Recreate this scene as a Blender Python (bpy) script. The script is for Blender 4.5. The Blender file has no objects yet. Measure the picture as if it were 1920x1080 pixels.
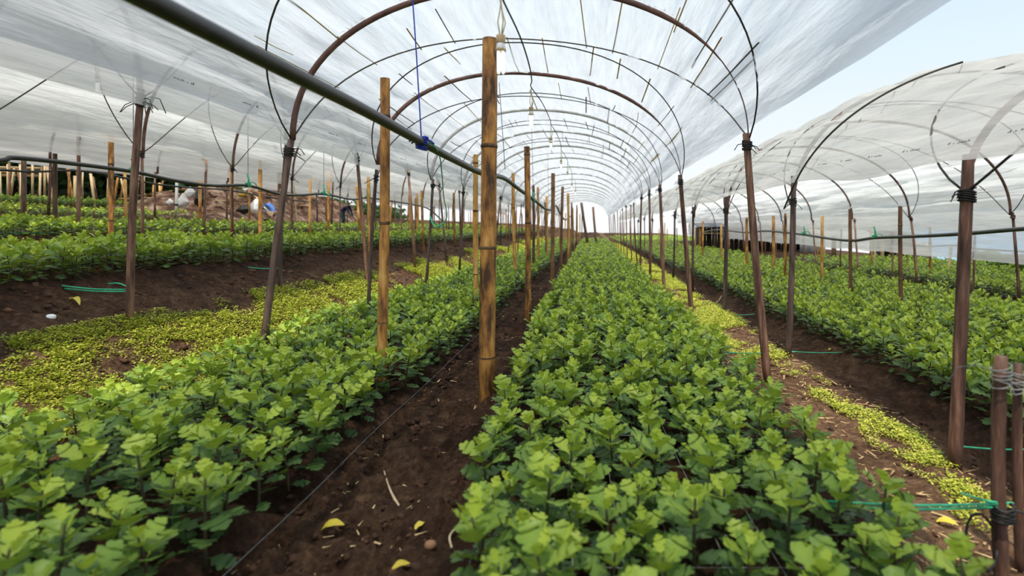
import bpy, math, random
import numpy as np
from mathutils import Vector, Matrix, Euler

# ------------------------------------------------------------------ camera, sky, sun, exposure
H = 1.15                      # eye height above the middle path (metres); 1.0 in the row tables below means one H
F = 1050.0                    # focal length in pixels of the 1920 x 1080 frame
CX, CY = 1110.0, 425.0        # where the bed rows vanish
sc = bpy.context.scene
col = sc.collection
cam_d = bpy.data.cameras.new('camera')
cam = bpy.data.objects.new('camera', cam_d); col.objects.link(cam)
cam.location = (0, 0, H); cam.rotation_euler = (math.radians(90), 0, 0)
cam_d.sensor_width = 36.0; cam_d.lens = 36.0 * F / 1920.0
cam_d.shift_x = (960 - CX) / 1920.0; cam_d.shift_y = (CY - 540) / 1920.0
cam_d.clip_start = 0.05; cam_d.clip_end = 4000
cam_d.dof.use_dof = True; cam_d.dof.focus_distance = 4.6; cam_d.dof.aperture_fstop = 1.7
sc.camera = cam

world = bpy.data.worlds.new('sky'); sc.world = world; world.use_nodes = True
wn = world.node_tree; wn.nodes.clear()
w_out = wn.nodes.new('ShaderNodeOutputWorld'); w_bg = wn.nodes.new('ShaderNodeBackground')
w_tc = wn.nodes.new('ShaderNodeTexCoord'); w_sep = wn.nodes.new('ShaderNodeSeparateXYZ'); w_rmp = wn.nodes.new('ShaderNodeValToRGB')
wn.links.new(w_tc.outputs['Generated'], w_sep.inputs[0]); wn.links.new(w_sep.outputs['Z'], w_rmp.inputs[0])
e = w_rmp.color_ramp.elements
e[0].position = 0.0; e[0].color = (0.98, 0.99, 1.0, 1)
e[1].position = 0.9; e[1].color = (0.40, 0.66, 0.98, 1)
m_ = w_rmp.color_ramp.elements.new(0.22); m_.color = (0.80, 0.91, 1.0, 1)
m_ = w_rmp.color_ramp.elements.new(0.42); m_.color = (0.62, 0.82, 1.0, 1)
wn.links.new(w_rmp.outputs[0], w_bg.inputs[0]); w_bg.inputs[1].default_value = 1.0
wn.links.new(w_bg.outputs[0], w_out.inputs[0])

sun_d = bpy.data.lights.new('sun', 'SUN'); sun = bpy.data.objects.new('sun', sun_d); col.objects.link(sun)
sun_d.energy = 4.9; sun_d.color = (1.0, 0.93, 0.80); sun_d.angle = math.radians(1.2)
sun.location = (0, -20, 60)
sun.rotation_euler = Vector((0.02, 0.34, -1.0)).to_track_quat('-Z', 'Y').to_euler()

vs = sc.view_settings
vs.view_transform = 'Standard'; vs.look = 'None'; vs.gamma = 1.0; vs.exposure = 0.06
vs.use_curve_mapping = False
sc.cycles.use_denoising = True
sc.cycles.max_bounces = 10; sc.cycles.transparent_max_bounces = 16; sc.cycles.transmission_bounces = 8; sc.cycles.diffuse_bounces = 5

rng = random.Random(11)
nrs = np.random.RandomState(5)

# ------------------------------------------------------------------ materials
MATS = {}
def nodes_of(name):
    m = bpy.data.materials.new(name); m.use_nodes = True
    nt = m.node_tree; nt.nodes.clear()
    MATS[name] = m
    return m, nt, nt.nodes.new, nt.links.new

def ramp(N, stops):
    r = N('ShaderNodeValToRGB'); el = r.color_ramp.elements
    el[0].position, el[0].color = stops[0][0], (*stops[0][1], 1)
    el[1].position, el[1].color = stops[-1][0], (*stops[-1][1], 1)
    for p, c in stops[1:-1]:
        q = el.new(p); q.color = (*c, 1)
    return r

def noisy(name, stops, scale=8, detail=4, stretch=(1, 1, 1), rough=0.8, bump=0.2, coords='Object', spec=0.3, rnd=0.25, metal=0.0, bscale=None):
    """a principled surface whose colour comes from noise over its own coordinates, shifted per object"""
    m, nt, N, L = nodes_of(name)
    out = N('ShaderNodeOutputMaterial'); p = N('ShaderNodeBsdfPrincipled'); L(p.outputs[0], out.inputs[0])
    tc = N('ShaderNodeTexCoord'); mp = N('ShaderNodeMapping'); oi = N('ShaderNodeObjectInfo')
    mp.inputs['Scale'].default_value = stretch
    L(tc.outputs[coords], mp.inputs[0])
    mul = N('ShaderNodeMath'); mul.operation = 'MULTIPLY'; mul.inputs[1].default_value = 37.0; L(oi.outputs['Random'], mul.inputs[0])
    cmb = N('ShaderNodeCombineXYZ'); L(mul.outputs[0], cmb.inputs[0]); L(mul.outputs[0], cmb.inputs[1]); L(mul.outputs[0], cmb.inputs[2])
    if coords == 'Object': L(cmb.outputs[0], mp.inputs['Location'])
    nz = N('ShaderNodeTexNoise'); nz.inputs['Scale'].default_value = scale; nz.inputs['Detail'].default_value = detail; nz.inputs['Roughness'].default_value = 0.62
    L(mp.outputs[0], nz.inputs['Vector'])
    add = N('ShaderNodeMath'); add.operation = 'MULTIPLY_ADD'; add.inputs[1].default_value = rnd; L(oi.outputs['Random'], add.inputs[0])
    sub = N('ShaderNodeMath'); sub.operation = 'SUBTRACT'; sub.inputs[1].default_value = rnd / 2; L(nz.outputs['Fac'], sub.inputs[0]); L(sub.outputs[0], add.inputs[2])
    r = ramp(N, stops); L(add.outputs[0], r.inputs[0]); L(r.outputs[0], p.inputs['Base Color'])
    p.inputs['Roughness'].default_value = rough; p.inputs['Specular IOR Level'].default_value = spec; p.inputs['Metallic'].default_value = metal
    if bump:
        n2 = N('ShaderNodeTexNoise'); n2.inputs['Scale'].default_value = bscale or scale * 2.5; n2.inputs['Detail'].default_value = 5; L(mp.outputs[0], n2.inputs['Vector'])
        b = N('ShaderNodeBump'); b.inputs['Strength'].default_value = bump; b.inputs['Distance'].default_value = 0.02
        L(n2.outputs['Fac'], b.inputs['Height']); L(b.outputs[0], p.inputs['Normal'])
    return m

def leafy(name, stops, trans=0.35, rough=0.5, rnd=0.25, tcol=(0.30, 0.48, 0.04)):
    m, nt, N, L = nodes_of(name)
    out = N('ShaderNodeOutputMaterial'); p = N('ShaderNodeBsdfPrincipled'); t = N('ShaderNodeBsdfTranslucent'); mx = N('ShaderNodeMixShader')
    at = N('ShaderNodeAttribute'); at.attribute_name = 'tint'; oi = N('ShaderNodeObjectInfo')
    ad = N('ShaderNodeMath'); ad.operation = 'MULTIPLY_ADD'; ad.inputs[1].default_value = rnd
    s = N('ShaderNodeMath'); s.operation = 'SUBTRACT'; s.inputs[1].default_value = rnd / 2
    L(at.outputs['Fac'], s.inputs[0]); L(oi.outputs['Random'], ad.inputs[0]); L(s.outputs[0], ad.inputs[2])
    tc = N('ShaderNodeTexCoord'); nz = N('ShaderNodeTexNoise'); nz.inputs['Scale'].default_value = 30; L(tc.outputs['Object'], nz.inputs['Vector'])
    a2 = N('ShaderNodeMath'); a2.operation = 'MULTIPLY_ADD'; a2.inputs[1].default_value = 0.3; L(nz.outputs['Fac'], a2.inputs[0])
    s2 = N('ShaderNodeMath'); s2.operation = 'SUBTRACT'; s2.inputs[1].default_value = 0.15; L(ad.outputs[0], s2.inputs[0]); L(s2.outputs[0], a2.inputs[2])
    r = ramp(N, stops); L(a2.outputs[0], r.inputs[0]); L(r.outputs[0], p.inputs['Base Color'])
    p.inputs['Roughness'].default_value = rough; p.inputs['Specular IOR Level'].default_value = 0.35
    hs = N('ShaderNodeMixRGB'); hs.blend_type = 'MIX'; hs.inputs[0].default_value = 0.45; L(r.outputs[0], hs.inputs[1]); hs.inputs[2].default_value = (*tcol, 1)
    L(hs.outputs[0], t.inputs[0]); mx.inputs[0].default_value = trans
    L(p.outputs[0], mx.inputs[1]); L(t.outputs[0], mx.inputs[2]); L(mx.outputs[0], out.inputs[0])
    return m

def film(name, tcol, dcol, transparent=0.24):
    m, nt, N, L = nodes_of(name)
    out = N('ShaderNodeOutputMaterial')
    tr = N('ShaderNodeBsdfTransparent'); tl = N('ShaderNodeBsdfTranslucent'); df = N('ShaderNodeBsdfDiffuse'); gl = N('ShaderNodeBsdfGlossy')
    tl.inputs[0].default_value = (*tcol, 1); df.inputs[0].default_value = (*dcol, 1); gl.inputs['Roughness'].default_value = 0.35
    m1, m2, m3 = N('ShaderNodeMixShader'), N('ShaderNodeMixShader'), N('ShaderNodeMixShader')
    m1.inputs[0].default_value = 0.34; L(tl.outputs[0], m1.inputs[1]); L(df.outputs[0], m1.inputs[2])
    m3.inputs[0].default_value = 0.04; L(m1.outputs[0], m3.inputs[1]); L(gl.outputs[0], m3.inputs[2])
    tc = N('ShaderNodeTexCoord'); mp = N('ShaderNodeMapping'); mp.inputs['Scale'].default_value = (4.5, 0.42, 4.5); L(tc.outputs['Object'], mp.inputs[0])
    n3 = N('ShaderNodeTexNoise'); n3.inputs['Scale'].default_value = 2.6; n3.inputs['Detail'].default_value = 7; n3.inputs['Roughness'].default_value = 0.65; L(mp.outputs[0], n3.inputs['Vector'])
    for col_, sh in ((tcol, tl), (dcol, df)):                      # dusty streaks along the sheet
        rr = ramp(N, [(0.36, tuple(c * 0.86 for c in col_)), (0.60, tuple(min(.95, c * 1.05) for c in col_))]); L(n3.outputs['Fac'], rr.inputs[0]); L(rr.outputs[0], sh.inputs[0])
    nz = N('ShaderNodeTexNoise'); nz.inputs['Scale'].default_value = 1.6; nz.inputs['Detail'].default_value = 6; L(mp.outputs[0], nz.inputs['Vector'])
    mr = N('ShaderNodeMapRange'); mr.inputs[1].default_value = 0.3; mr.inputs[2].default_value = 0.7
    mr.inputs[3].default_value = transparent * 0.6; mr.inputs[4].default_value = transparent * 1.4; L(nz.outputs['Fac'], mr.inputs[0])
    L(mr.outputs[0], m2.inputs[0]); L(m3.outputs[0], m2.inputs[1]); L(tr.outputs[0], m2.inputs[2])
    n2 = N('ShaderNodeTexNoise'); n2.inputs['Scale'].default_value = 6; n2.inputs['Detail'].default_value = 4; L(mp.outputs[0], n2.inputs['Vector'])
    b = N('ShaderNodeBump'); b.inputs['Strength'].default_value = 0.4; b.inputs['Distance'].default_value = 0.04; L(n2.outputs['Fac'], b.inputs['Height'])
    for s in (tl, df, gl): L(b.outputs[0], s.inputs['Normal'])
    L(m2.outputs[0], out.inputs[0])
    return m

film('film_cool', (0.70, 0.70, 0.715), (0.78, 0.78, 0.80), 0.29)
film('film_warm', (0.88, 0.85, 0.815), (0.88, 0.85, 0.81), 0.20)
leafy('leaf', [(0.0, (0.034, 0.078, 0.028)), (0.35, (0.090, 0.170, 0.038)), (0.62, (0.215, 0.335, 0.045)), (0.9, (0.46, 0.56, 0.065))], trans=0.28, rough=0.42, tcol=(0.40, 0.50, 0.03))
leafy('weed_leaf', [(0.0, (0.12, 0.19, 0.015)), (0.45, (0.36, 0.41, 0.03)), (0.75, (0.54, 0.55, 0.06)), (1.0, (0.66, 0.60, 0.12))], trans=0.3, rnd=0.0, tcol=(0.55, 0.6, 0.05))
leafy('tree_leaf', [(0.0, (0.015, 0.035, 0.012)), (0.6, (0.04, 0.09, 0.02)), (1.0, (0.10, 0.17, 0.04))], trans=0.2)
leafy('bush_leaf', [(0.0, (0.05, 0.12, 0.02)), (0.6, (0.14, 0.26, 0.04)), (1.0, (0.28, 0.36, 0.07))], trans=0.3)
leafy('yellow_leaf', [(0.0, (0.45, 0.30, 0.03)), (0.5, (0.68, 0.55, 0.06)), (1.0, (0.80, 0.70, 0.16))], trans=0.25, tcol=(0.8, 0.6, 0.1))
noisy('stem', [(0.2, (0.03, 0.035, 0.015)), (0.8, (0.09, 0.075, 0.035))], 20, bump=0)
noisy('bamboo', [(0.30, (0.07, 0.036, 0.018)), (0.41, (0.28, 0.125, 0.034)), (0.53, (0.52, 0.25, 0.06)), (0.70, (0.68, 0.43, 0.16))], 3.6, 7, (5, 5, 1.3), rough=0.5, bump=0.15, rnd=0.2)
noisy('bamboo_dark', [(0.3, (0.05, 0.03, 0.02)), (0.5, (0.15, 0.075, 0.04)), (0.75, (0.32, 0.17, 0.07))], 3.5, 6, (6, 6, 1.1), rough=0.55, bump=0.15, rnd=0.25)
noisy('bamboo_node', [(0.3, (0.05, 0.03, 0.018)), (0.7, (0.22, 0.12, 0.05))], 14, rough=0.7, bump=0.1)
noisy('bamboo_pale', [(0.3, (0.35, 0.24, 0.12)), (0.7, (0.68, 0.52, 0.30))], 5, 5, (5, 5, 1), rough=0.6, bump=0.1, rnd=0.3)
noisy('wood_pole', [(0.30, (0.035, 0.020, 0.015)), (0.48, (0.125, 0.060, 0.040)), (0.68, (0.30, 0.165, 0.105))], 4, 6, (7, 7, 0.9), rough=0.65, bump=0.25, rnd=0.25)
noisy('wood_dark', [(0.28, (0.022, 0.016, 0.015)), (0.5, (0.065, 0.042, 0.036)), (0.75, (0.15, 0.095, 0.075))], 4, 6, (7, 7, 0.9), rough=0.6, bump=0.25, rnd=0.25)
noisy('hoop_brown', [(0.3, (0.07, 0.035, 0.028)), (0.7, (0.20, 0.105, 0.08))], 6, 4, rough=0.5, bump=0.05)
noisy('hoop_thin', [(0.3, (0.025, 0.024, 0.022)), (0.7, (0.09, 0.075, 0.05))], 8, 3, rough=0.6, bump=0)
noisy('splint', [(0.28, (0.10, 0.075, 0.035)), (0.45, (0.45, 0.31, 0.13)), (0.7, (0.75, 0.57, 0.28))], 6, 4, rough=0.6, bump=0, rnd=0.6)
noisy('rope_black', [(0.3, (0.008, 0.009, 0.009)), (0.7, (0.035, 0.036, 0.034))], 60, rough=0.6, bump=0.1)
noisy('pipe_black', [(0.3, (0.010, 0.010, 0.010)), (0.7, (0.030, 0.029, 0.028))], 8, rough=0.38, bump=0.04, spec=0.5)
noisy('string_blue', [(0.3, (0.01, 0.03, 0.30)), (0.7, (0.02, 0.06, 0.48))], 30, rough=0.5, bump=0)
noisy('string_green', [(0.3, (0.02, 0.33, 0.16)), (0.7, (0.08, 0.55, 0.30))], 30, rough=0.5, bump=0)
noisy('string_dark', [(0.3, (0.05, 0.05, 0.05)), (0.7, (0.14, 0.14, 0.14))], 30, rough=0.7, bump=0)
noisy('string_grey', [(0.3, (0.10, 0.10, 0.10)), (0.7, (0.30, 0.30, 0.29))], 30, rough=0.6, bump=0)
noisy('string_orange', [(0.3, (0.7, 0.12, 0.02)), (0.7, (0.85, 0.2, 0.04))], 30, rough=0.5, bump=0)
noisy('cord_beige', [(0.3, (0.45, 0.34, 0.16)), (0.7, (0.66, 0.52, 0.28))], 30, rough=0.6, bump=0)
noisy('socket_beige', [(0.3, (0.46, 0.33, 0.17)), (0.7, (0.62, 0.47, 0.27))], 20, rough=0.5, bump=0.05)
noisy('lamp_white', [(0.3, (0.82, 0.82, 0.80)), (0.7, (0.92, 0.92, 0.90))], 10, rough=0.25, bump=0, spec=0.5)
m, nt, N, L = nodes_of('lamp_glass')                     # switched-on lamp tube
out = N('ShaderNodeOutputMaterial'); p_ = N('ShaderNodeBsdfPrincipled'); L(p_.outputs[0], out.inputs[0])
p_.inputs['Base Color'].default_value = (.9, .9, .88, 1); p_.inputs['Roughness'].default_value = .2; p_.inputs['Emission Color'].default_value = (1, .98, .94, 1); p_.inputs['Emission Strength'].default_value = 0.7
noisy('print_ink', [(0.3, (0.05, 0.05, 0.055)), (0.7, (0.10, 0.10, 0.11))], 30, rough=0.8, bump=0)
noisy('white_sack', [(0.3, (0.72, 0.71, 0.68)), (0.7, (0.88, 0.87, 0.85))], 5, rough=0.6, bump=0.3)
noisy('white_paint', [(0.3, (0.70, 0.68, 0.66)), (0.7, (0.86, 0.84, 0.82))], 5, rough=0.6, bump=0.05)
noisy('black_tarp', [(0.3, (0.010, 0.010, 0.012)), (0.7, (0.05, 0.05, 0.055))], 4, rough=0.35, bump=0.5, spec=0.5)
noisy('dark_board', [(0.3, (0.014, 0.012, 0.010)), (0.7, (0.055, 0.045, 0.038))], 5, 4, (6, 6, 1), rough=0.8, bump=0.3)
noisy('grey_sheet', [(0.3, (0.30, 0.30, 0.31)), (0.7, (0.55, 0.55, 0.56))], 4, rough=0.5, bump=0.2)
noisy('dirt_heap', [(0.36, (0.05, 0.026, 0.018)), (0.5, (0.22, 0.115, 0.075)), (0.64, (0.50, 0.36, 0.27))], 3, 8, rough=0.95, bump=0.6)
noisy('clod', [(0.3, (0.030, 0.014, 0.008)), (0.5, (0.085, 0.040, 0.022)), (0.72, (0.20, 0.105, 0.06))], 9, 4, rough=0.95, bump=0.3)
noisy('litter', [(0.3, (0.28, 0.17, 0.08)), (0.6, (0.50, 0.37, 0.18)), (0.85, (0.72, 0.62, 0.36))], 9, 3, rough=0.9, bump=0)
noisy('pebble', [(0.3, (0.25, 0.12, 0.06)), (0.7, (0.42, 0.23, 0.13))], 12, rough=0.85, bump=0.3)
noisy('twig', [(0.3, (0.45, 0.33, 0.19)), (0.7, (0.70, 0.56, 0.37))], 12, rough=0.8, bump=0.2)
noisy('bark', [(0.3, (0.03, 0.022, 0.016)), (0.7, (0.10, 0.075, 0.05))], 6, rough=0.9, bump=0.4)
noisy('far_land', [(0.35, (0.20, 0.34, 0.50)), (0.6, (0.30, 0.46, 0.64))], 0.01, 5, rough=1.0, bump=0, coords='Object')  # blue of aerial haze painted into the land's own colour
noisy('skin', [(0.3, (0.36, 0.19, 0.12)), (0.7, (0.46, 0.26, 0.17))], 8, rough=0.6, bump=0)
noisy('cloth_navy', [(0.3, (0.012, 0.014, 0.05)), (0.7, (0.03, 0.03, 0.09))], 8, rough=0.9, bump=0.2)
noisy('cloth_teal', [(0.3, (0.015, 0.05, 0.07)), (0.7, (0.04, 0.10, 0.13))], 8, rough=0.9, bump=0.2)
noisy('cloth_blue', [(0.3, (0.08, 0.18, 0.50)), (0.7, (0.16, 0.30, 0.68))], 8, rough=0.9, bump=0.2)
noisy('cloth_tan', [(0.3, (0.30, 0.20, 0.13)), (0.7, (0.46, 0.33, 0.24))], 8, rough=0.9, bump=0.2)
noisy('cloth_hat', [(0.3, (0.80, 0.80, 0.78)), (0.7, (0.92, 0.92, 0.90))], 8, rough=0.8, bump=0)

def soil():
    m, nt, N, L = nodes_of('soil')
    out = N('ShaderNodeOutputMaterial'); p = N('ShaderNodeBsdfPrincipled'); L(p.outputs[0], out.inputs[0])
    tc = N('ShaderNodeTexCoord'); nz = N('ShaderNodeTexNoise'); nz.inputs['Scale'].default_value = 9; nz.inputs['Detail'].default_value = 10; nz.inputs['Roughness'].default_value = 0.78
    L(tc.outputs['Object'], nz.inputs['Vector'])
    dark = ramp(N, [(0.34, (0.016, 0.008, 0.005)), (0.54, (0.066, 0.031, 0.017)), (0.72, (0.185, 0.094, 0.052))])
    dry = ramp(N, [(0.30, (0.075, 0.040, 0.021)), (0.48, (0.22, 0.115, 0.060)), (0.68, (0.46, 0.29, 0.165))])
    L(nz.outputs['Fac'], dark.inputs[0]); L(nz.outputs['Fac'], dry.inputs[0])
    at = N('ShaderNodeAttribute'); at.attribute_name = 'dry'          # how dry and trodden this strip of earth is
    mx = N('ShaderNodeMixRGB'); L(at.outputs['Fac'], mx.inputs[0]); L(dark.outputs[0], mx.inputs[1]); L(dry.outputs[0], mx.inputs[2])
    L(mx.outputs[0], p.inputs['Base Color']); p.inputs['Roughness'].default_value = 0.95; p.inputs['Specular IOR Level'].default_value = 0.15
    n2 = N('ShaderNodeTexNoise'); n2.inputs['Scale'].default_value = 30; n2.inputs['Detail'].default_value = 9; n2.inputs['Roughness'].default_value = 0.7; L(tc.outputs['Object'], n2.inputs['Vector'])
    vo = N('ShaderNodeTexVoronoi'); vo.inputs['Scale'].default_value = 34; vo.inputs['Randomness'].default_value = 1.0; L(tc.outputs['Object'], vo.inputs['Vector'])
    ad = N('ShaderNodeMath'); ad.operation = 'SUBTRACT'; L(n2.outputs['Fac'], ad.inputs[0]); L(vo.outputs['Distance'], ad.inputs[1])
    b = N('ShaderNodeBump'); b.inputs['Strength'].default_value = 1.0; b.inputs['Distance'].default_value = 0.06; L(ad.outputs[0], b.inputs['Height']); L(b.outputs[0], p.inputs['Normal'])
soil()

# ------------------------------------------------------------------ helpers
def tag(o, label=None, cat=None, group=None, kind=None):
    if label: o['label'] = label
    if cat: o['category'] = cat
    if group: o['group'] = group
    if kind: o['kind'] = kind
    return o

def link(name, data, parent=None, loc=None):
    o = bpy.data.objects.new(name, data); col.objects.link(o)
    if parent is not None: o.parent = parent
    if loc is not None: o.location = loc
    return o

def empty(name, loc):
    o = link(name, None, None, loc); o.empty_display_size = 0.1
    return o

class MB:
    def __init__(s): s.v, s.f, s.m = [], [], []
    def add(s, verts, faces, mi=0):
        n = len(s.v); s.v += [tuple(p) for p in verts]; s.f += [tuple(i + n for i in q) for q in faces]; s.m += [mi] * len(faces)
    def box(s, c, d, mi=0, rot=None):
        vs_ = [Vector((sx * d[0] / 2, sy * d[1] / 2, sz * d[2] / 2)) for sx in (-1, 1) for sy in (-1, 1) for sz in (-1, 1)]
        if rot is not None: vs_ = [rot @ p for p in vs_]
        s.add([p + Vector(c) for p in vs_], [(0, 1, 3, 2), (4, 6, 7, 5), (0, 4, 5, 1), (2, 3, 7, 6), (0, 2, 6, 4), (1, 5, 7, 3)], mi)
    def tube(s, pts, rad, sides=8, caps=True, mi=0, flat=1.0):
        pts = [Vector(p) for p in pts]; n = len(pts)
        if not hasattr(rad, '__len__'): rad = [rad] * n
        t0 = (pts[1] - pts[0]).normalized()
        up = Vector((0, 0, 1)) if abs(t0.z) < 0.9 else Vector((1, 0, 0))
        a = t0.cross(up).normalized(); verts = []
        for i in range(n):
            t = (pts[min(i + 1, n - 1)] - pts[max(i - 1, 0)])
            t = t.normalized() if t.length > 1e-9 else t0
            a = (a - t * a.dot(t)); a = a.normalized() if a.length > 1e-6 else t.orthogonal().normalized()
            b = t.cross(a)
            for k in range(sides):
                w = 2 * math.pi * k / sides
                verts.append(pts[i] + (a * math.cos(w) + b * math.sin(w) * flat) * rad[i])
        faces = [(i * sides + k, i * sides + (k + 1) % sides, (i + 1) * sides + (k + 1) % sides, (i + 1) * sides + k) for i in range(n - 1) for k in range(sides)]
        if caps:
            faces += [tuple(range(sides - 1, -1, -1)), tuple((n - 1) * sides + k for k in range(sides))]
        s.add(verts, faces, mi)
    def ball(s, c, r, seg=8, rings=6, mi=0, squash=(1, 1, 1), noise=0.0, rg=None):
        verts = [(c[0], c[1], c[2] - r * squash[2])]; faces = []
        for i in range(1, rings):
            th = math.pi * i / rings
            for k in range(seg):
                ph = 2 * math.pi * k / seg; q = 1 + (rg.uniform(-noise, noise) if rg else 0)
                verts.append((c[0] + r * q * squash[0] * math.sin(th) * math.cos(ph), c[1] + r * q * squash[1] * math.sin(th) * math.sin(ph), c[2] - r * q * squash[2] * math.cos(th)))
        verts.append((c[0], c[1], c[2] + r * squash[2])); last = len(verts) - 1
        for k in range(seg):
            faces.append((0, 1 + (k + 1) % seg, 1 + k)); faces.append((last, last - seg + k, last - seg + (k + 1) % seg))
        for i in range(rings - 2):
            for k in range(seg):
                a = 1 + i * seg
                faces.append((a + k, a + (k + 1) % seg, a + seg + (k + 1) % seg, a + seg + k))
        s.add(verts, faces, mi)
    def mesh(s, name, mats, smooth=True):
        me = bpy.data.meshes.new(name); me.from_pydata(s.v, [], s.f)
        for q in (mats if isinstance(mats, (list, tuple)) else [mats]): me.materials.append(MATS[q])
        if any(s.m): me.polygons.foreach_set('material_index', s.m)
        if smooth: me.polygons.foreach_set('use_smooth', [True] * len(me.polygons))
        me.update(); return me
    def build(s, name, mats, parent=None, loc=None, smooth=True):
        return link(name, s.mesh(name, mats, smooth), parent, loc)

def big_mesh(name, V, T, mats, tint=None, mi=None, smooth=False, attr='tint'):
    """a triangle mesh straight from arrays"""
    V = np.ascontiguousarray(V, dtype=np.float32); T = np.ascontiguousarray(T, dtype=np.int32)
    me = bpy.data.meshes.new(name)
    me.vertices.add(len(V)); me.vertices.foreach_set('co', V.ravel())
    me.loops.add(T.size); me.loops.foreach_set('vertex_index', T.ravel())
    me.polygons.add(len(T)); me.polygons.foreach_set('loop_start', np.arange(0, T.size, T.shape[1], dtype=np.int32))
    me.polygons.foreach_set('loop_total', np.full(len(T), T.shape[1], dtype=np.int32))
    for q in mats: me.materials.append(MATS[q])
    if mi is not None: me.polygons.foreach_set('material_index', np.ascontiguousarray(mi, dtype=np.int32))
    if smooth: me.polygons.foreach_set('use_smooth', np.ones(len(T), dtype=bool))
    if tint is not None:
        a = me.attributes.new(attr, 'FLOAT', 'POINT'); a.data.foreach_set('value', np.ascontiguousarray(tint, dtype=np.float32))
    me.update(calc_edges=True); me.validate(); return me

def vnoise(x, y, seed=0):
    x = np.asarray(x, dtype=np.float64); y = np.asarray(y, dtype=np.float64)
    xi = np.floor(x).astype(np.int64); yi = np.floor(y).astype(np.int64); fx = x - xi; fy = y - yi
    fx = fx * fx * (3 - 2 * fx); fy = fy * fy * (3 - 2 * fy)
    def h(a, b):
        n = (a * 374761393 + b * 668265263 + seed * 1442695041) & 0xffffffff
        n = ((n ^ (n >> 13)) * 1274126177) & 0xffffffff
        return ((n ^ (n >> 16)) & 0xffff) / 65535.0
    return (h(xi, yi) * (1 - fx) + h(xi + 1, yi) * fx) * (1 - fy) + (h(xi, yi + 1) * (1 - fx) + h(xi + 1, yi + 1) * fx) * fy

# ------------------------------------------------------------------ terrain
PROF = [(-40, 1.9), (-14, 1.50), (-10.8, 1.42), (-9.4, 1.36), (-9.1, 1.22), (-8.8, 1.17), (-7.6, 1.13), (-7.25, 0.97), (-6.6, 0.90), (-5.45, 0.88), (-5.2, 0.82),
        (-4.85, 0.66), (-3.5, 0.64), (-3.38, 0.57), (-2.95, 0.38), (-2.42, 0.10), (-2.3, 0.06), (-1.12, 0.05), (-1.02, 0.0), (-0.60, 0.0), (-0.52, 0.05),
        (0.84, 0.05), (0.95, 0.0), (1.17, -0.06), (1.6, -0.07), (1.95, -0.12), (2.08, -0.05), (5.0, -0.06), (5.2, -0.10), (5.7, -0.10), (5.85, -0.06), (11, -0.08), (13, -0.25), (40, -3.0)]
PX = np.array([p[0] for p in PROF]) * H; PZ = np.array([p[1] for p in PROF]) * H
def gz_arr(x, y): return np.interp(x, PX, PZ) + (vnoise(x * 1.3, y * 0.9, 3) - 0.5) * 0.035
def gz(x, y): return float(gz_arr(np.array([x]), np.array([y]))[0])

def at(px, py, d): return Vector(((px - CX) * d / F, d, H - (py - CY) * d / F))
def row_d(px, xr): return xr * H * F / (px - CX)        # distance at which a row standing xr*H aside shows at column px

xs = np.concatenate([np.arange(-46, -13, 1.0), np.arange(-13, -5, 0.16), np.arange(-5, 3.2, 0.028), np.arange(3.2, 12, 0.2), np.arange(12, 47, 1.5)])
ys = [-6.0, -3.0, -1.0, 0.0, 0.5]
y_ = 0.9
while y_ < 75: ys.append(y_); y_ += max(0.022, 0.011 * y_)
ys = np.array(ys + [80, 90, 110])
GX, GY = np.meshgrid(xs, ys)
GZ = gz_arr(GX.ravel(), GY.ravel()).reshape(GX.shape)
fine = np.clip(1 - (GY - 3) / 20, 0.15, 1)
clods = (vnoise(GX * 8, GY * 8, 1) - .5) * .06 + np.maximum(vnoise(GX * 19, GY * 19, 2) - .4, 0) * .10 + (vnoise(GX * 45, GY * 45, 4) - .5) * .016
xh = GX / H
onpath = np.where((xh > -1.1) & (xh < -0.5), 1.0, np.where((xh < -2.4) & (xh > -3.4), 0.55, np.where((xh > 0.95) & (xh < 1.7), 0.35, 0.7)))
GZ = GZ + clods * fine * onpath
nx, ny = len(xs), len(ys)
ii = (np.arange(ny - 1)[:, None] * nx + np.arange(nx - 1)[None, :]).ravel()
Q = np.stack([ii, ii + 1, ii + nx + 1, ii + nx], 1)
dryp = np.interp(xs / H, [-12, -9.4, -9, -7.5, -7.2, -5.5, -5.2, -4.8, -3.4, -3.0, -2.4, -1.2, 0.9, 1.05, 1.55, 1.75, 2.2, 12],
                 [0.6, 0.5, 0.5, 0.5, 0.9, 0.6, 0.8, 0.25, 0.15, 0.5, 0.55, 0.08, 0.1, 0.85, 0.8, 0.22, 0.12, 0.3])
dry = np.clip(dryp[None, :] + (vnoise(GX * 2.1, GY * 1.7, 9) - .5) * .5, 0, 1)
me = big_mesh('ground', np.stack([GX, GY, GZ], -1).reshape(-1, 3), Q, ['soil'], tint=dry.ravel(), smooth=True, attr='dry')
tag(link('ground', me), 'terraced brown soil of the plantation sloping up to one side', 'ground', kind='structure')

# distant lowland seen under the films on the downhill side
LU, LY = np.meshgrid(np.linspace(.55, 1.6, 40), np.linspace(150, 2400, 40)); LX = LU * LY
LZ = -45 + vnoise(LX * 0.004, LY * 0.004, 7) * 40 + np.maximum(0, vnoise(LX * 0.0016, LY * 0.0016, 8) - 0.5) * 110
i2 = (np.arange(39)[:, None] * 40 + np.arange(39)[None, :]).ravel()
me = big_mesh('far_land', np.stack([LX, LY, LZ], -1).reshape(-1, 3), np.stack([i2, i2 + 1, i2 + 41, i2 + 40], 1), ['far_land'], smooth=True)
tag(link('distant_hills', me), 'distant hills coloured haze-blue beyond the lower edge of the field', 'hills', kind='structure')

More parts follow.
